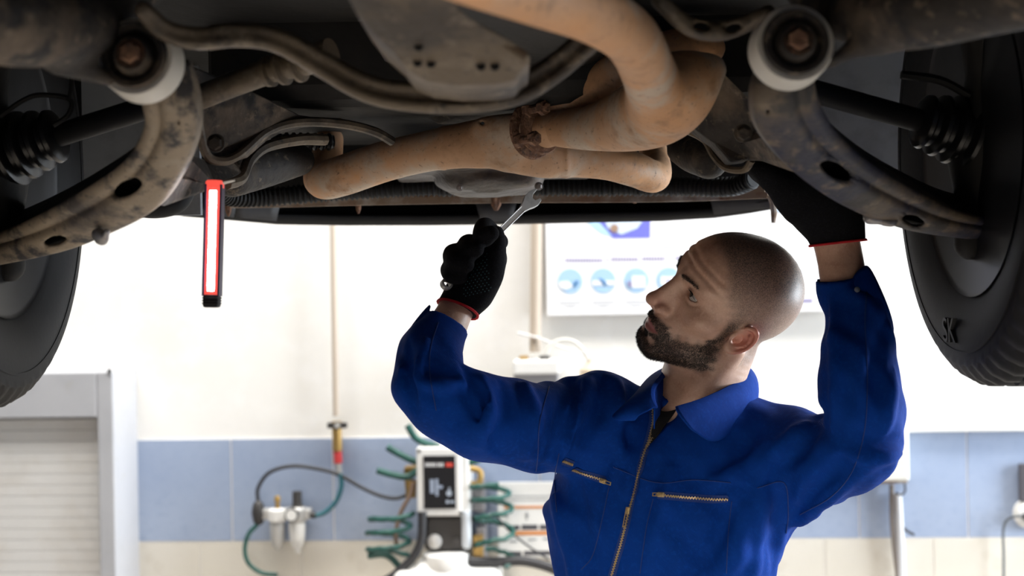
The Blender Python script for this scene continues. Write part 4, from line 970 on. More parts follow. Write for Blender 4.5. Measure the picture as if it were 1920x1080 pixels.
cufftab([[(1596, 521, 2.075), (1612, 506, 2.075), (1626, 491, 2.085)], [(1601, 548, 2.055), (1622, 530, 2.058), (1645, 530, 2.075)], [(1618, 590, 2.05), (1640, 575, 2.05), (1668, 582, 2.075)], [(1640, 640, 2.045), (1660, 640, 2.05), (1679, 630, 2.08)]], (1607, 543, 2.05))
cufftab([[(812, 566, 2.17), (800, 585, 2.15), (822, 598, 2.142)], [(790, 588, 2.155), (786, 608, 2.13), (806, 622, 2.128)], [(762, 625, 2.12), (765, 645, 2.10), (786, 655, 2.105)], [(745, 660, 2.10), (752, 680, 2.085), (770, 690, 2.09)]], (797, 602, 2.135))

# ---- gloves
def zz(x, y): return 780 + x / 3.483, 330 + y / 3.483
fing = [  # each finger: knuckle behind, middle joint to the left, tip folded over the handle
    [(545, 430, 2.235, 58), (455, 330, 2.205, 60), (440, 395, 2.165, 70), (492, 375, 2.15, 52)],
    [(480, 470, 2.245, 60), (345, 440, 2.215, 62), (345, 490, 2.165, 68), (395, 480, 2.15, 50)],
    [(420, 540, 2.25, 60), (255, 505, 2.215, 66), (265, 560, 2.165, 74), (330, 580, 2.15, 52)],
    [(360, 620, 2.25, 56), (222, 600, 2.215, 52), (232, 645, 2.17, 58), (290, 660, 2.155, 46)]]
GRc = P(863, 573, 2.17); GRd = P(851, 601, 2.162) - P(863, 573, 2.17); GRd /= np.linalg.norm(GRd)
GLc = P(1572, 456, 2.1); GLd = P(1577, 500, 2.1) - P(1572, 456, 2.1); GLd /= np.linalg.norm(GLd)
def hand_r(p):
    d = np.full(len(p), .3)
    w, r = pxpath([(*zz(250, 900), 2.192, 39), (*zz(295, 830), 2.198, 40), (*zz(340, 760), 2.205, 43), (*zz(415, 650), 2.21, 43), (*zz(470, 540), 2.21, 36)], 4)
    d = chain(p, w, r)
    w, r = pxpath([(*zz(390, 760), 2.19, 34), (*zz(470, 640), 2.18, 30), (*zz(515, 520), 2.185, 20), (*zz(535, 420), 2.195, 15), (*zz(528, 370), 2.195, 13)], 5)    # thumb
    d = smin(d, chain(p, w, r), .012)
    for f in fing:
        w, r = pxpath([(*zz(a, b), y, c / 3.483) for a, b, y, c in f], 5)
        d = smin(d, chain(p, w, r), .007)
    return smax(d, (p - GRc) @ GRd, .002)
lo, hi = P(800, 620, 2.2) - .08, P(980, 400, 2.2) + .08
gr = sdfobj('work_glove', hand_r, lo, hi, .0028, GLOVE, person)
gr['label'] = 'black knitted glove with red cuff edge gripping the spanner'
def hand_l(p):
    w, r = pxpath([(1572, 456, 2.12, 50), (1562, 420, 2.12, 56), (1535, 385, 2.11, 60), (1500, 355, 2.10, 55)], 5)
    d = chain(p, w, r)
    for (a, b, y), (c, e, y2) in (((1498, 388, 2.09), (1445, 338, 2.07)), ((1480, 358, 2.08), (1432, 322, 2.06)), ((1495, 335, 2.10), (1440, 300, 2.08)), ((1510, 320, 2.13), (1470, 285, 2.11))):
        w, r = pxpath([(a, b, y, 30), ((a + c) / 2, (b + e) / 2, (y + y2) / 2, 21), (c, e, y2, 19), (c - 22, e - 12, y2 + .02, 16)], 4)
        d = smin(d, chain(p, w, r), .014)
    w, r = pxpath([(1590, 420, 2.14, 30), (1590, 360, 2.14, 24), (1565, 320, 2.13, 19)], 4)
    return smax(smin(d, chain(p, w, r), .012), (p - GLc) @ GLd, .002)
lo, hi = P(1380, 480, 2.1) - .08, P(1640, 270, 2.1) + .08
gl = sdfobj('work_glove', hand_l, lo, hi, .0034, GLOVE, person)
gl['label'] = 'black knitted glove reaching behind the suspension arm'
def trim(fn, c, n_, parent, inset=.0015):
    """knitted edge where the glove ends: ring in the cuff plane on the glove surface"""
    e1 = np.cross(n_, [0, 1, 0]); e1 /= np.linalg.norm(e1); e2 = np.cross(n_, e1); ring = []
    t = np.arange(0, .075, .0008)
    for q in np.linspace(0, 2 * math.pi, 41):
        dr = e1 * math.cos(q) + e2 * math.sin(q); v = fn(c - n_ * .003 + t[:, None] * dr); k = np.argmax(v > 0)
        ring.append(c - n_ * .0008 + dr * (t[k] - inset * .2))
    ring = np.array(ring); m = MB(); m.tube(ring, .0021, 7, cap=False)
    for k in range(0, 40):
        o_ = ring[k] - c; o_ /= np.linalg.norm(o_); m.tube([ring[k], ring[k] + o_ * .0028 + n_ * RNG.uniform(-.001, .0022)], [.0010, .0003], 4)
    m.build('red_cuff_edge', REDTRIM, parent, True)
trim(hand_r, GRc, GRd, gr); trim(hand_l, GLc, GLd, gl)
m = MB()
for j in range(16):
    for i in range(9):
        x, y = 300 + i * 25 + (j % 2) * 12 + j * 0, 790 - j * 19 - i * 6
        if 255 + j * 9 < x - 2 and x < 500 and y > 480 and (x - 300) < 190 - j * 2 and x > 300 + max(0, (j - 4)) * 16:
            h_ = hit(hand_r, *zz(x, y))
            if h_ is not None:
                n_ = nrm(hand_r, h_, .004); m.lathe(h_ - n_ * .0003, n_, [(0, .0010), (.0006, .0009), (.0009, .0004)], 7)
if m.V: tag(m.build('grip_dots', DOTS, gr), 'teal rubber grip dots', kind='stuff')
# ================================================================ tools and lamp
CHROME = mat('chrome_steel', (.50, .49, .47), .42, .55, layers=((40, (.36, .35, .34), .5, .75, 4),))
# spanner: ring end in the palm, open jaw on the pan bolt
A_ = P(837, 533, 2.165); B_ = P(1000, 372, 2.33)
ax = B_ - A_; LN = np.linalg.norm(ax); ax /= LN; nv = -ray(915, 455); nv = nv - (nv @ ax) * ax; nv /= np.linalg.norm(nv); wv = np.cross(nv, ax)
def spl(t, w): return A_ + ax * t + wv * w
m = MB()
r1, r2 = .0092, .0060; n = 28; V = []
for i in range(n):
    q = 2 * math.pi * i / n; e = ax * math.cos(q) + wv * math.sin(q)
    V += [A_ + e * r2 - nv * .005, A_ + e * r1 - nv * .004, A_ + e * r1 + nv * .004, A_ + e * r2 + nv * .005]
m.add(V, [[i * 4 + k, i * 4 + (k + 1) % 4, ((i + 1) % n) * 4 + (k + 1) % 4, ((i + 1) % n) * 4 + k] for i in range(n) for k in range(4)])
ring = (V, m.F)
m = MB(); m.add(*ring)
G = [(r1 * .8, .0045), (.02, .0042), (LN * .5, .0044), (LN - .035, .0055), (LN - .022, .0085)]
for s_ in (1,):
    poly_ = [spl(t, w) for t, w in G] + [spl(LN - .012, .0125), spl(LN + .002, .0130), spl(LN + .016, .0095), spl(LN + .019, .0060), spl(LN + .004, .0052), spl(LN - .003, .0015), spl(LN - .002, -.0045), spl(LN + .009, -.0075), spl(LN + .008, -.0115), spl(LN - .004, -.0135), spl(LN - .014, -.0115)] + [spl(t, -w) for t, w in G[::-1]]
    m.prism(np.array(poly_) - nv * .0028, nv, .0056)
for w in (.0038, -.0038): m.tube([spl(.018, w) + nv * .0026, spl(LN - .034, w * 1.2) + nv * .0026], [.0010, .0010], 6)
o = m.build('spanner', CHROME); b = o.modifiers.new('edge', 'BEVEL'); b.width = .0008; b.segments = 2; b.limit_method = 'ANGLE'
tag(o, 'steel combination spanner held in the gloved hand under the oil pan', 'spanner')
# inspection lamp
LRED = mat('red_housing_glow', (.62, .03, .03), .35, emit=((1, .10, .07), .9))  # housing itself is unlit; LED glare on the red is added as emission
LRED.node_tree.nodes['Principled BSDF'].inputs['Transmission Weight'].default_value = .0
LED = mat('lit_led_strip', (1, 1, 1), .4, emit=((1, .97, .99), 30))
top = P(403, 344, 1.86); bot = P(397, 576, 1.86); ax = bot - top; LN = np.linalg.norm(ax); ax /= LN
lamp = root('inspection_lamp', bot, 'lit red stick inspection lamp hanging from the suspension arm', 'lamp')
xv = np.cross(ax, [0, 1, 0]); xv /= np.linalg.norm(xv); yv = np.cross(xv, ax); LR = np.stack([xv, yv, ax], 1)
hw = PX(13.2, 1.86)
m = MB(); m.box(top + ax * (LN * .455), (hw, .009, LN * .455), LR, .003); m.build('housing', LRED, lamp, True)
sgn = -1 if yv[1] > 0 else 1
m = MB(); m.box(top + ax * (LN * .465) + yv * sgn * .0095, (PX(6.6, 1.86), .0012, LN * .405), LR, .001); m.build('led_strip', LED, lamp)
m = MB()
for s in (-1, 1): m.box(top + ax * (LN * .46) + xv * s * (hw + .0008), (.0012, .0105, LN * .45), LR)
m.build('side_rail', mat('dark_purple_plastic', (.05, .03, .08), .5), lamp)
m = MB(); m.box(top + ax * (LN * .95), (hw * 1.08, .012, LN * .052), LR, .003)
for k in range(3): m.box(top + ax * (LN * (.925 + .022 * k)), (hw * 1.14, .0128, LN * .006), LR, .001)
m.build('end_cap', RUBB, lamp, True)
m = MB(); m.lathe(top - ax * .004, ax, [(0, .010), (.002, .012), (.010, .012)], 20); m.build('magnet_base', LRED, lamp, True)
m = MB(); m.tube([top + np.array([.002, 0, -.002]), top + np.array([.014, .0, .002]), top + np.array([.026, 0, .004])], [.004, .005, .003], 8, flat=.6); m.build('swivel_clip', CHROME, lamp, True)

# ================================================================ things on the back wall
WHITEP = mat('white_enamel', (.76, .75, .72), .4, layers=((12, (.68, .66, .62), .55, .8, 4),))
GREYM = mat('grey_painted_steel', (.47, .475, .50), .5, layers=((5, (.42, .425, .45), .45, .7, 4), (16, (.42, .40, .36), .62, .8, 4)))
SLAT = mat('shutter_slat', (.70, .69, .675), .5, layers=((6, (.63, .60, .56), .5, .75, 4),))
BEIGE = mat('beige_painted_pipe', (.46, .385, .31), .6)
TEAL = mat('green_coil_hose', (.012, .085, .068), .4, layers=((30, (.006, .045, .038), .45, .7, 3),))
BLKH = mat('black_air_hose', (.022, .022, .025), .45)
DARKF = mat('dark_fitting', (.045, .042, .04), .5, .3)
BRASS2 = mat('brass_fitting', (.42, .27, .09), .45, .7)
ALU = mat('cast_aluminium', (.52, .51, .49), .45, .5)
REDP = mat('red_valve_plastic', (.50, .04, .04), .5)
def wb_box(m, px0, py0, px1, py1, d0, d1, bev=.003):
    """box on the wall from pixel corners, measured on its front face"""
    sa, za = wsz(px0, py0, d1); sb, zb = wsz(px1, py1, d1)
    m.box(W((sa + sb) / 2, (za + zb) / 2, (d0 + d1) / 2), (abs(sb - sa) / 2, (d1 - d0) / 2, abs(za - zb) / 2), WR, bev); return m
def wroot(name, px, py, label, cat, group=None): return root(name, WP(px, py, .0), label, cat, group)
def wtube(m, pts, d, r, n=6, sides=10):
    """pts (px, py[, d])"""
    m.tube(crom([WP(q[0], q[1], q[2] if len(q) > 2 else d) for q in pts], n), r, sides); return m

# roller shutter cabinet
cab = wroot('roller_cabinet', 120, 1080, 'grey steel cabinet with a closed roller shutter beside the blue tiles', 'cabinet')
D = .20; bot_py = 1500
m = MB()
s1, ztop = wsz(211, 697, D); si, zi = wsz(182, 783, D); sl = s1 - 1.3
m.box(W((si + s1) / 2, ztop / 2, D / 2), ((s1 - si) / 2, D / 2, ztop / 2), WR, .004)
m.box(W((sl + si) / 2, (ztop + zi) / 2, D / 2), ((si - sl) / 2, D / 2, (ztop - zi) / 2), WR, .004)
m.box(W(sl - .05, ztop / 2, D / 2), (.05, D / 2, ztop / 2), WR, .004)
m.build('frame', GREYM, cab)
m = MB(); m.box(W((sl + si) / 2, zi / 2, .03), ((si - sl) / 2, .01, zi / 2), WR); m.build('back_panel', SLAT, cab)
sh = .0312; k = 0; z = zi - .005
while z > .02:
    m = MB(); c = W((sl + si) / 2, z - sh / 2, .165); m.box(c, ((si - sl) / 2 - .001, .008, sh / 2 - .0005), WR, .0012); m.build('slat', SLAT, cab); z -= sh
for x in (205, 232):
    m = MB(); q = WP(x, 697, D if x < 210 else .08); m.lathe(q - np.array([0, 0, .002]), (0, 0, 1), [(0, .006), (.008, .006), (.010, .003)], 10); m.build('top_screw', DARKF, cab)

# thin supply pipe with valve
pp = wroot('air_supply_pipe', 633, 880, 'thin beige air pipe with a shut-off valve and red coupler on the wall', 'pipe')
m = MB(); wtube(m, [(621, 200), (624, 420), (630, 780)], .03, .0085, 2); m.build('pipe', BEIGE, pp, True)
m = MB(); wtube(m, [(631, 790), (633, 845)], .03, .014, 2); m.build('coupling', BRASS2, pp, True)
m = MB(); wb_box(m, 613, 793, 650, 803, .03, .045, .002); q = WP(632, 798, .05); m.lathe(q, WN, [(-.02, .011), (.01, .011)], 12); m.build('valve_handle', DARKF, pp)
m = MB(); q = WP(632, 798, .06); m.lathe(q, WN, [(0, .009), (.006, .008)], 6); m.build('valve_nut', ALU, pp)
m = MB(); wtube(m, [(633, 846), (634, 868)], .03, .0125, 2); m.build('coupler', REDP, pp, True)
m = MB(); wtube(m, [(634, 868), (636, 888)], .03, .0095, 2); m.build('hose_tail', ALU, pp, True)

# wide conduit
m = MB(); wtube(m, [(1008, 150), (1006, 420), (1003, 660)], .03, .016, 2); tag(m.build('wall_conduit', BEIGE, None, True), 'beige vertical conduit on the wall beside the poster', 'pipe')

# filter regulator
fr = wroot('filter_regulator', 535, 1035, 'twin-bowl air filter and regulator unit mounted on the blue tiles', 'air regulator')
m = MB(); wb_box(m, 488, 955, 582, 975, .02, .06, .006); m.build('manifold', ALU, fr)
def turn(name, px, rows, mt, par, d=.05, n=20):
    m = MB(); q0 = WP(px, rows[0][0], d); prof = [((q0 - WP(px, y, d))[2], PX(r, 4.1)) for y, r in rows]; m.lathe(q0, (0, 0, -1), prof, n); return m.build(name, mt, par, True)
turn('filter_head', 520, [(953, 12), (956, 18), (974, 18), (978, 14)], WHITEP, fr); turn('filter_bowl', 520, [(978, 14), (984, 15), (1012, 13), (1022, 10), (1027, 5), (1032, 3)], ALU, fr); turn('filter_stem', 520, [(930, 4), (933, 6), (940, 6), (942, 4), (955, 5)], BRASS2, fr)
turn('regulator_head', 557, [(950, 14), (954, 18), (975, 18), (979, 15)], ALU, fr); turn('lubricator_bowl', 557, [(979, 15), (986, 16), (1010, 14), (1022, 11), (1030, 5), (1036, 5)], WHITEP, fr); turn('regulator_knob', 557, [(921, 8), (924, 9), (944, 9), (950, 12)], DARKF, fr)
m = MB(); q = WP(548, 965, .075); m.lathe(q, WN, [(0, .020), (.010, .020), (.012, .017)], 24); g = m.build('gauge', DARKF, fr, True)
m = MB(); m.lathe(q + WN * .0115, WN, [(0, .016), (.001, .016)], 24); m.build('gauge_face', WHITEP, g)
turn('inlet_elbow', 484, [(938, 4), (945, 10), (962, 13), (978, 10), (984, 6)], DARKF, fr)
m = MB(); wtube(m, [(575, 965), (592, 966)], .05, .010, 2); m.build('outlet_fitting', DARKF, fr, True)
# hoses
def hose(name, pts, d, r, mt, label, n=8):
    m = MB(); wtube(m, pts, d, r, n); return tag(m.build(name, mt, None, True), label, 'hose')
hose('air_hose', [(484, 942), (484, 915), (505, 886), (545, 874), (590, 878), (635, 890), (680, 915), (715, 930), (745, 934), (775, 922)], .05, .0058, BLKH, 'black air hose looping from the filter regulator to the control box')
hose('air_hose', [(638, 888), (640, 912), (630, 940), (610, 960), (588, 968)], .05, .0068, mat('blue_green_hose', (.02, .12, .15), .4), 'short blue-green hose from the red coupler to the regulator')
hose('air_hose', [(482, 984), (466, 1002), (459, 1030), (466, 1056), (490, 1074), (520, 1078)], .06, .0066, TEAL, 'green hose hanging below the filter regulator inlet')
# coiled hoses: loops drawn out along a hanging line
def coil(name, axis_pts, turns, rpx, ry, label, d=.12, r=.0072, ph=0):
    ax_ = crom(axis_pts, 20); n = turns * 22; pts = []
    for i in range(n + 1):
        t = i / n; c = ax_[min(int(t * (len(ax_) - 1)), len(ax_) - 1)]; q = 2 * math.pi * turns * t + ph
        wgt = rpx
        pts.append(WP(c[0] + wgt * math.cos(q), c[1] + ry * math.sin(q) * .35, d + PX(rpx, 4.1) * math.sin(q) * .75))
    m = MB(); m.tube(pts, r, 9); return tag(m.build(name, TEAL, None, True), label, 'hose')
coil('coiled_hose', [(735, 962), (728, 1000), (730, 1048)], 3, 40, 16, 'green coiled air hose hanging left of the control box')
coil('coiled_hose', [(915, 905), (925, 960), (928, 1060)], 4, 36, 14, 'green coiled air hose hanging right of the control box', ph=1)
for pts, lb in (([(726, 838), (742, 848), (770, 862), (785, 868)], 'green hose end sticking out highest left of the control box'), ([(707, 882), (735, 890), (765, 894), (785, 880)], 'green hose end beside the brass fitting of the control box'), ([(764, 797), (778, 820), (800, 832), (825, 838)], 'green hose end above the control box'), ([(690, 1042), (722, 1040), (745, 1058), (752, 1075), (740, 1100)], 'green hose trailing to the black cable clump'), ([(876, 868), (895, 862), (912, 850)], 'short green hose leaving the top right of the control box')):
    m = MB(); wtube(m, pts, .13, .0098, 6); tag(m.build('hose_end', TEAL, None, True), lb, 'hose')

# control box
cb = wroot('control_box', 828, 1030, 'white control box with a dark front panel among green hoses', 'control box')
m = MB(); wb_box(m, 780, 839, 866, 968, .02, .16, .006); m.build('case', WHITEP, cb)
m = MB(); wb_box(m, 852, 841, 880, 967, .02, .15, .006); m.build('side_cover', WHITEP, cb)
m = MB(); wb_box(m, 793, 855, 855, 954, .15, .163, .001); pan = m.build('front_panel', mat('charcoal_panel', (.012, .0115, .013), .6, spec=.2), cb)
def pm(name, boxes, mt, par, d0, d1):
    m = MB()
    for b in boxes: wb_box(m, *b, d0, d1, 0)
    return m.build(name, mt, par)
pm('panel_lettering', [(797 + k * 4.3, 868, 799.8 + k * 4.3, 875) for k in range(5)] + [(820 + k * 4.2, 868, 822.8 + k * 4.2, 875) for k in range(3)], mat('white_print', (.7, .7, .7), .5), pan, .162, .164)
pm('panel_logo', [(836, 868, 849, 875)], mat('red_print', (.62, .06, .04), .5), pan, .162, .164)
pm('panel_picture', [(806, 899, 814, 925), (816, 898, 822, 930), (822, 910, 830, 916)], mat('blue_grey_print', (.28, .33, .42), .5), pan, .162, .164)
m = MB(); m.lathe(WP(842, 925, .163), WN, [(0, .008), (.001, .008)], 14); wb_box(m, 841, 914, 844, 922, .162, .164, 0); wb_box(m, 836, 938, 842, 944, .162, .164, 0); wb_box(m, 844, 939, 852, 943, .162, .164, 0); m.build('panel_drop', mat('pale_print', (.35, .40, .47), .5), pan)
for x, y in ((786, 845), (786, 962), (864, 962), (864, 846)):
    m = MB(); m.lathe(WP(x, y, .158), WN, [(0, .0052), (.004, .005)], 10); m.build('case_screw', DARKF, cb)
m = MB(); wb_box(m, 795, 970, 880, 1032, .02, .14, .008); m.build('pump_body', DARKF, cb)
m = MB(); m.lathe(WP(815, 1015, .145), WN, [(0, .021), (.012, .019), (.016, .010)], 22); m.build('knob', ALU, cb, True)
m = MB(); m.lathe(WP(857, 1016, .14), WN, [(0, .015), (.008, .013)], 18); m.build('port_cap', DARKF, cb, True)
turn('sight_tube', 874, [(955, 6), (958, 9), (1022, 9), (1028, 6)], mat('pale_glass_tube', (.62, .66, .70), .15), cb, .14)
m = MB(); wb_box(m, 757, 876, 782, 890, .06, .11, .004); q = WP(770, 900, .10); m.lathe(q, (0, 0, -1), [(0, .018), (.05, .014)], 10); m.build('brass_manifold', BRASS2, cb)
m = MB(); wtube(m, [(880, 878), (900, 884), (898, 906), (882, 908)], .10, .009, 4); m.build('brass_elbow', BRASS2, cb, True)
m = MB(); wb_box(m, 884, 905, 908, 960, .02, .09, .004); wb_box(m, 892, 990, 910, 1062, .02, .10, .004); m.build('valve_block', mat('grey_fitting', (.25, .24, .25), .5, .4), cb)
m = MB(); wb_box(m, 886, 1005, 906, 1060, .10, .13, .004); m.build('brass_column', BRASS2, cb)
# reservoir below
rv = wroot('fluid_reservoir', 840, 1110, 'white plastic reservoir below the control box', 'tank')
def rvf(p):
    q = (p - WP(842, 1122, .13)) @ WR
    return smin(rbox(q, (0, 0, 0), (PX(100, 4.0), .07, PX(60, 4.0)), None, .025), rbox(q, (PX(-12, 4.), 0, PX(50, 4.0)), (PX(48, 4.0), .05, PX(24, 4.0)), None, .02), .02)
c = WP(842, 1122, .13); sdfobj('tank_body', rvf, c - np.array([.24, .14, .17]), c + np.array([.24, .14, .2]), .007, WHITEP, rv)
turn('filler_cap', 836, [(1034, 34), (1038, 42), (1056, 44), (1066, 40)], WHITEP, rv, .13)
hose('cable', [(640, 1120), (720, 1090), (758, 1062), (778, 1040), (790, 1010), (792, 960)], .17, .012, BLKH, 'thick black cable rising beside the white reservoir')
hose('cable', [(880, 1052), (930, 1054), (980, 1052), (1030, 1064), (1060, 1080)], .14, .014, BLKH, 'thick black cable running under the notice board')
hose('cable', [(745, 1030), (742, 1000), (752, 960), (768, 930), (775, 905)], .14, .006, mat('brown_cable', (.20, .13, .09), .5), 'brown cable bundled at the coiled hose beside the control box')
hose('cable', [(925, 960), (950, 990), (985, 1020), (1030, 1050)], .10, .003, BLKH, 'thin black cable crossing the notice board')
# notice board
nb_ = wroot('notice_board', 990, 1045, 'white notice board with orange bands beside the control box', 'notice')
m = MB(); wb_box(m, 932, 905, 1062, 1046, .012, .03, .002); bd = m.build('board', WHITEP, nb_)
OR = mat('orange_print', (.62, .24, .07), .5); DK = mat('dark_print', (.06, .06, .07), .5); LG = mat('light_print', (.30, .31, .32), .6)
for b_ in ((945, 949, 1058, 953), (962, 996, 1058, 1003)): pm('orange_band', [b_], OR, bd, .03, .031)
for b_ in ((964, 985, 974, 993), (978, 984, 1008, 993), (1012, 984, 1050, 993), (951, 1034, 978, 1042), (982, 1033, 1050, 1041)): pm('dark_band', [b_], DK, bd, .03, .031)
pm('print_figures', [(949, 964, 953, 972), (986, 960, 989, 975), (984, 965, 992, 968), (955, 1014, 970, 1017), (990, 1010, 1006, 1013), (1018, 1009, 1030, 1012), (945, 930, 1040, 931), (945, 937, 1040, 938)], LG, bd, .03, .031)['kind'] = 'stuff'
# white unit with cables behind the shoulder
wu = wroot('wall_unit', 1005, 720, 'white wall-mounted unit with a dark grille below the conduit', 'appliance')
m = MB(); wb_box(m, 961, 676, 1050, 702, .02, .14, .006); m.build('casing', WHITEP, wu)
m = MB(); wb_box(m, 963, 702, 1048, 780, .02, .13, .004); m.build('grille', mat('grey_grille', (.28, .27, .28), .5), wu)
for x0, x1, mt in ((973, 989, BRASS2), (992, 1002, ALU), (1011, 1030, DARKF)):
    m = MB(); wb_box(m, x0, 668, x1, 676, .05, .10, .002); m.build('terminal', mt, wu)
hose('cable', [(1022, 670), (1030, 650), (1050, 638), (1075, 640), (1095, 658), (1105, 675)], .07, .005, mat('pale_cable', (.62, .60, .55), .5), 'pale cable arching from the white wall unit')
hose('cable', [(970, 624), (1010, 634), (1050, 650), (1100, 666), (1135, 680)], .05, .003, mat('grey_cable', (.66, .66, .66), .5), 'thin pale cable crossing behind the conduit')
m = MB(); q = WP(1110, 712, .06); m.lathe(q, (0, 0, 1), [(0, PX(24, 4)), (.03, PX(24, 4)), (.045, PX(12, 4)), (.06, PX(5, 4)), (.07, PX(3, 4))], 20); tag(m.build('junction_cap', mat('tan_plastic', (.55, .45, .34), .5), None, True), 'tan rounded junction cap on the wall behind the shoulder', 'junction box')

# poster
po = wroot('wall_poster', 1290, 593, 'white printed poster with blue pictures hanging on the wall behind the man', 'poster')
s_a, z_b = wsz(1026, 592, .03); s_b, _ = wsz(1580, 592, .03); z_t = z_b + .50
PAPER = mat('poster_white', (.83, .83, .84), .45)
m = MB(); m.box(W((s_a + s_b) / 2, (z_b + z_t) / 2, .022), ((s_b - s_a) / 2, .008, (z_t - z_b) / 2), WR, .001); sheet = m.build('panel', PAPER, po)
PB = mat('pale_blue_print', (.36, .54, .74), .5); PV = mat('violet_blue_print', (.16, .17, .60), .5); PT = mat('grey_violet_print', (.28, .25, .42), .5); PL = mat('pale_grey_print', (.50, .51, .53), .5); PD = mat('deep_blue_print', (.06, .20, .42), .5)
def wpoly(m, pts, d): m.prism([WP(x, y, d) for x, y in pts], WN, .0008); return m
m = MB(); wpoly(m, [(1110, 300), (1222, 300), (1219, 446), (1150, 447), (1118, 425), (1098, 400), (1088, 360)], .030); m.build('picture_ground', PV, sheet)
m = MB(); wpoly(m, [(1076, 360), (1100, 360), (1118, 412), (1148, 443), (1128, 438), (1098, 415)], .0304); m.build('picture_glow', mat('sky_blue_print', (.42, .64, .90), .5), sheet)
m = MB(); wpoly(m, [(1120, 340), (1212, 340), (1212, 405), (1195, 428), (1165, 440), (1140, 428), (1132, 410)], .0312); m.build('picture_part', mat('icy_print', (.60, .70, .84), .4), sheet)
m = MB(); m.lathe(WP(1152, 428, .032), WN, [(0, .012), (.001, .012)], 16); m.build('picture_bolt', mat('bronze_print', (.33, .22, .16), .5), sheet)
for i, x in enumerate((1069, 1131, 1193, 1254, 1316)):
    y = 527 - i * .8
    m = MB(); m.lathe(WP(x, y, .0305), WN, [(0, PX(23.5, 4.05)), (.0008, PX(23.5, 4.05))], 40); dsc = m.build('round_picture', PB, sheet)
    m = MB(); wpoly(m, [[(x - 22, y + 2), (x - 4, y), (x + 6, y + 10), (x - 8, y + 16), (x - 18, y + 13)], [(x - 21, y), (x + 22, y), (x + 21, y + 8), (x - 20, y + 9)], [(x - 8, y - 8), (x + 16, y - 8), (x + 18, y + 14), (x - 8, y + 14)], [(x - 15, y - 6), (x + 15, y - 6), (x + 15, y + 10), (x - 15, y + 10)], [(x - 15, y - 6), (x + 15, y - 6), (x + 15, y + 10), (x - 15, y + 10)]][i], .0318); m.build('picture_white', PAPER, dsc)
    m = MB(); wpoly(m, [[(x + 4, y + 8), (x + 12, y - 2), (x + 16, y + 1), (x + 9, y + 11)], [(x - 8, y - 5), (x + 2, y - 1), (x + 8, y + 6), (x + 2, y + 9), (x - 4, y + 3)], [(x - 17, y + 2), (x - 9, y + 2), (x - 9, y + 14), (x - 15, y + 12)], [(x - 5, y), (x + 5, y), (x + 5, y + 6), (x - 5, y + 6)], [(x - 5, y), (x + 5, y), (x + 5, y + 6), (x - 5, y + 6)]][i], .0326); m.build('picture_detail', PD if i < 2 else PT, dsc)
lines = [(1060, 488, 1130), (1137, 487, 1140), (1146, 486, 1197), (1204, 485, 1247), (1256, 484, 1258), (1266, 484, 1330)]
m = MB()
for xa, y, xb in lines:
    x = xa
    while x < xb:
        wb_box(m, x, y - 3.2, min(x + 3.6, xb), y + 3.2, .03, .0308, 0); x += 5.2
tag(m.build('headline_lettering', PT, sheet), kind='stuff')
m = MB()
for i, x in enumerate((1069, 1131, 1193, 1254, 1316)):
    for k, hw_ in enumerate((22, 20, 9)): wb_box(m, x - hw_, 564 + k * 6 - i * .8, x + hw_, 566.2 + k * 6 - i * .8, .03, .0306, 0)
for k in range(5): wb_box(m, 1232, 424 + k * 9, 1330 - (k % 2) * 40, 426.5 + k * 9, .03, .0306, 0)
for k, (y, xb) in enumerate(((442, 1515), (452, 1470), (466, 1518), (476, 1520), (492, 1528), (508, 1530), (545, 1530))): wb_box(m, 1420, y, xb, y + 2.4, .03, .0306, 0)
tag(m.build('body_lettering', PL, sheet), kind='stuff')
m = MB(); wb_box(m, 1486, 561, 1524, 567, .03, .0308, 0); m.build('footer_lettering', PT, sheet)
m = MB(); m.tube([WP(x, y, .031) for x, y in ((1456, 392), (1475, 399), (1500, 414))], .003, 6); m.build('blue_line', PB, sheet)

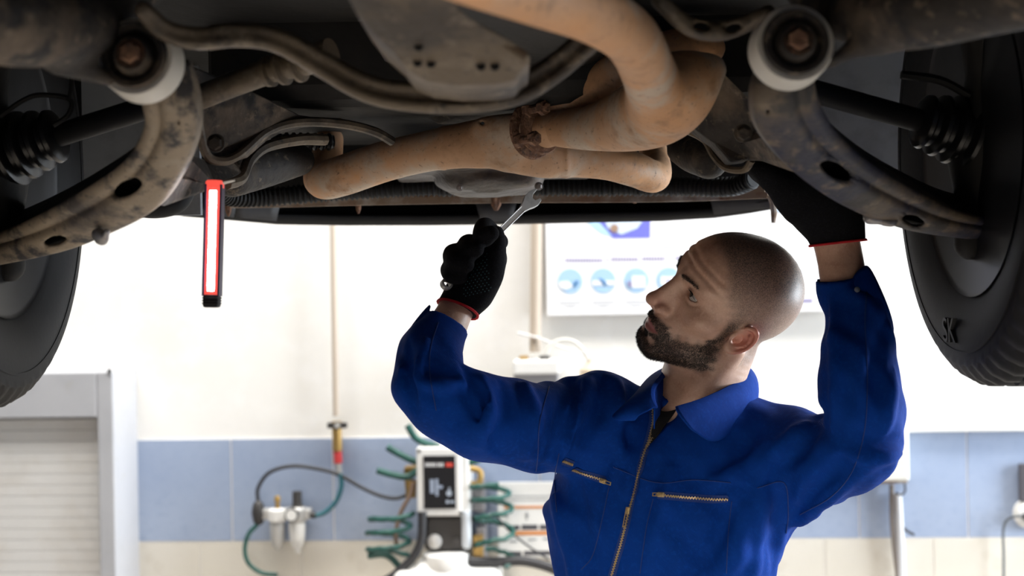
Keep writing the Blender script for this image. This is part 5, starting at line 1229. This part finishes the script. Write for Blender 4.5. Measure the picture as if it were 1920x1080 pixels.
# electrical box right of the sleeve
eb = wroot('electrical_box', 1660, 905, 'white electrical box on the blue tiles behind the raised elbow', 'electrical box')
m = MB(); wb_box(m, 1608, 806, 1706, 902, .012, .11, .006); m.build('case', mat('cream_enamel', (.70, .69, .64), .45), eb)
m = MB(); wb_box(m, 1612, 902, 1702, 906, .012, .10, 0); m.build('rusty_lip', RSTRIP, eb)
m = MB(); wtube(m, [(1683, 925), (1686, 980), (1690, 1060), (1692, 1160)], .03, .012, 4); tag(m.build('cable_sleeve', mat('silver_sleeve', (.60, .61, .63), .4), None, True), 'pale cable sleeve hanging below the electrical box', 'cable')
hose('cable', [(1672, 908), (1672, 960), (1676, 1020), (1684, 1090), (1686, 1150)], .03, .007, mat('brown_grey_cable', (.22, .19, .17), .5), 'dark cable hanging from the electrical box beside the pale sleeve')
hose('cable', [(1696, 906), (1697, 920), (1690, 928), (1680, 924)], .05, .003, BLKH, 'small cable loop under the corner of the electrical box')
hose('cable', [(1690, 985), (1700, 995), (1714, 1003)], .03, .004, BLKH, 'short cable stub beside the pale sleeve')
# socket on the far right
sk = wroot('wall_socket', 1930, 985, 'round white wall socket below a dark switch plate', 'socket')
m = MB(); wb_box(m, 1912, 870, 1980, 940, .012, .03, .002); m.build('switch_plate', mat('dark_plate', (.07, .065, .075), .5), sk)
m = MB(); m.lathe(WP(1928, 962, .012), WN, [(0, .036), (.02, .034), (.026, .028)], 30); m.lathe(WP(1928, 962, .012), WN, [(0, .043), (.01, .042)], 30); m.build('socket_body', WHITEP, sk, True)
m = MB(); m.lathe(WP(1922, 968, .03), WN, [(0, .012), (.03, .011)], 16); m.build('plug', DARKF, sk, True)
hose('cable', [(1918, 968, .055), (1900, 969, .05), (1886, 978, .035), (1881, 1000, .03), (1882, 1040, .03), (1882, 1120, .03)], .03, .0038, mat('slate_cable', (.10, .11, .12), .5), 'thin dark cable dropping from the plug in the wall socket')

# two-post lift carrying the car (posts stand outside the frame)
LB = mat('blue_lift_paint', (.03, .10, .30), .4)
for s in (-1, 1):
    lf = root('lift_post', (s * 1.55, .3, 0), 'blue steel car lift post with two swing arms, %s side' % ('roller cabinet' if s < 0 else 'socket'), 'car lift')
    m = MB(); m.box((s * 1.62, .3, 1.5), (.10, .14, 1.5), None, .01); m.box((s * 1.55, .3, .01), (.24, .24, .01)); m.build('column', LB, lf)
    m = MB(); m.box((s * 1.47, .3, 1.80), (.05, .18, .14), None, .01); m.build('carriage', LB, lf)
    for y in (.42, -.75):
        m = MB(); m.tube([(s * 1.45, .3 + (.1 if y > .3 else -.1), 1.80), (s * .60, y, 1.80)], [.045, .035], 4); m.cyl((s * .60, y, 1.80), (s * .60, y, 1.932), .05, .055, 20); m.build('swing_arm', LB, lf)
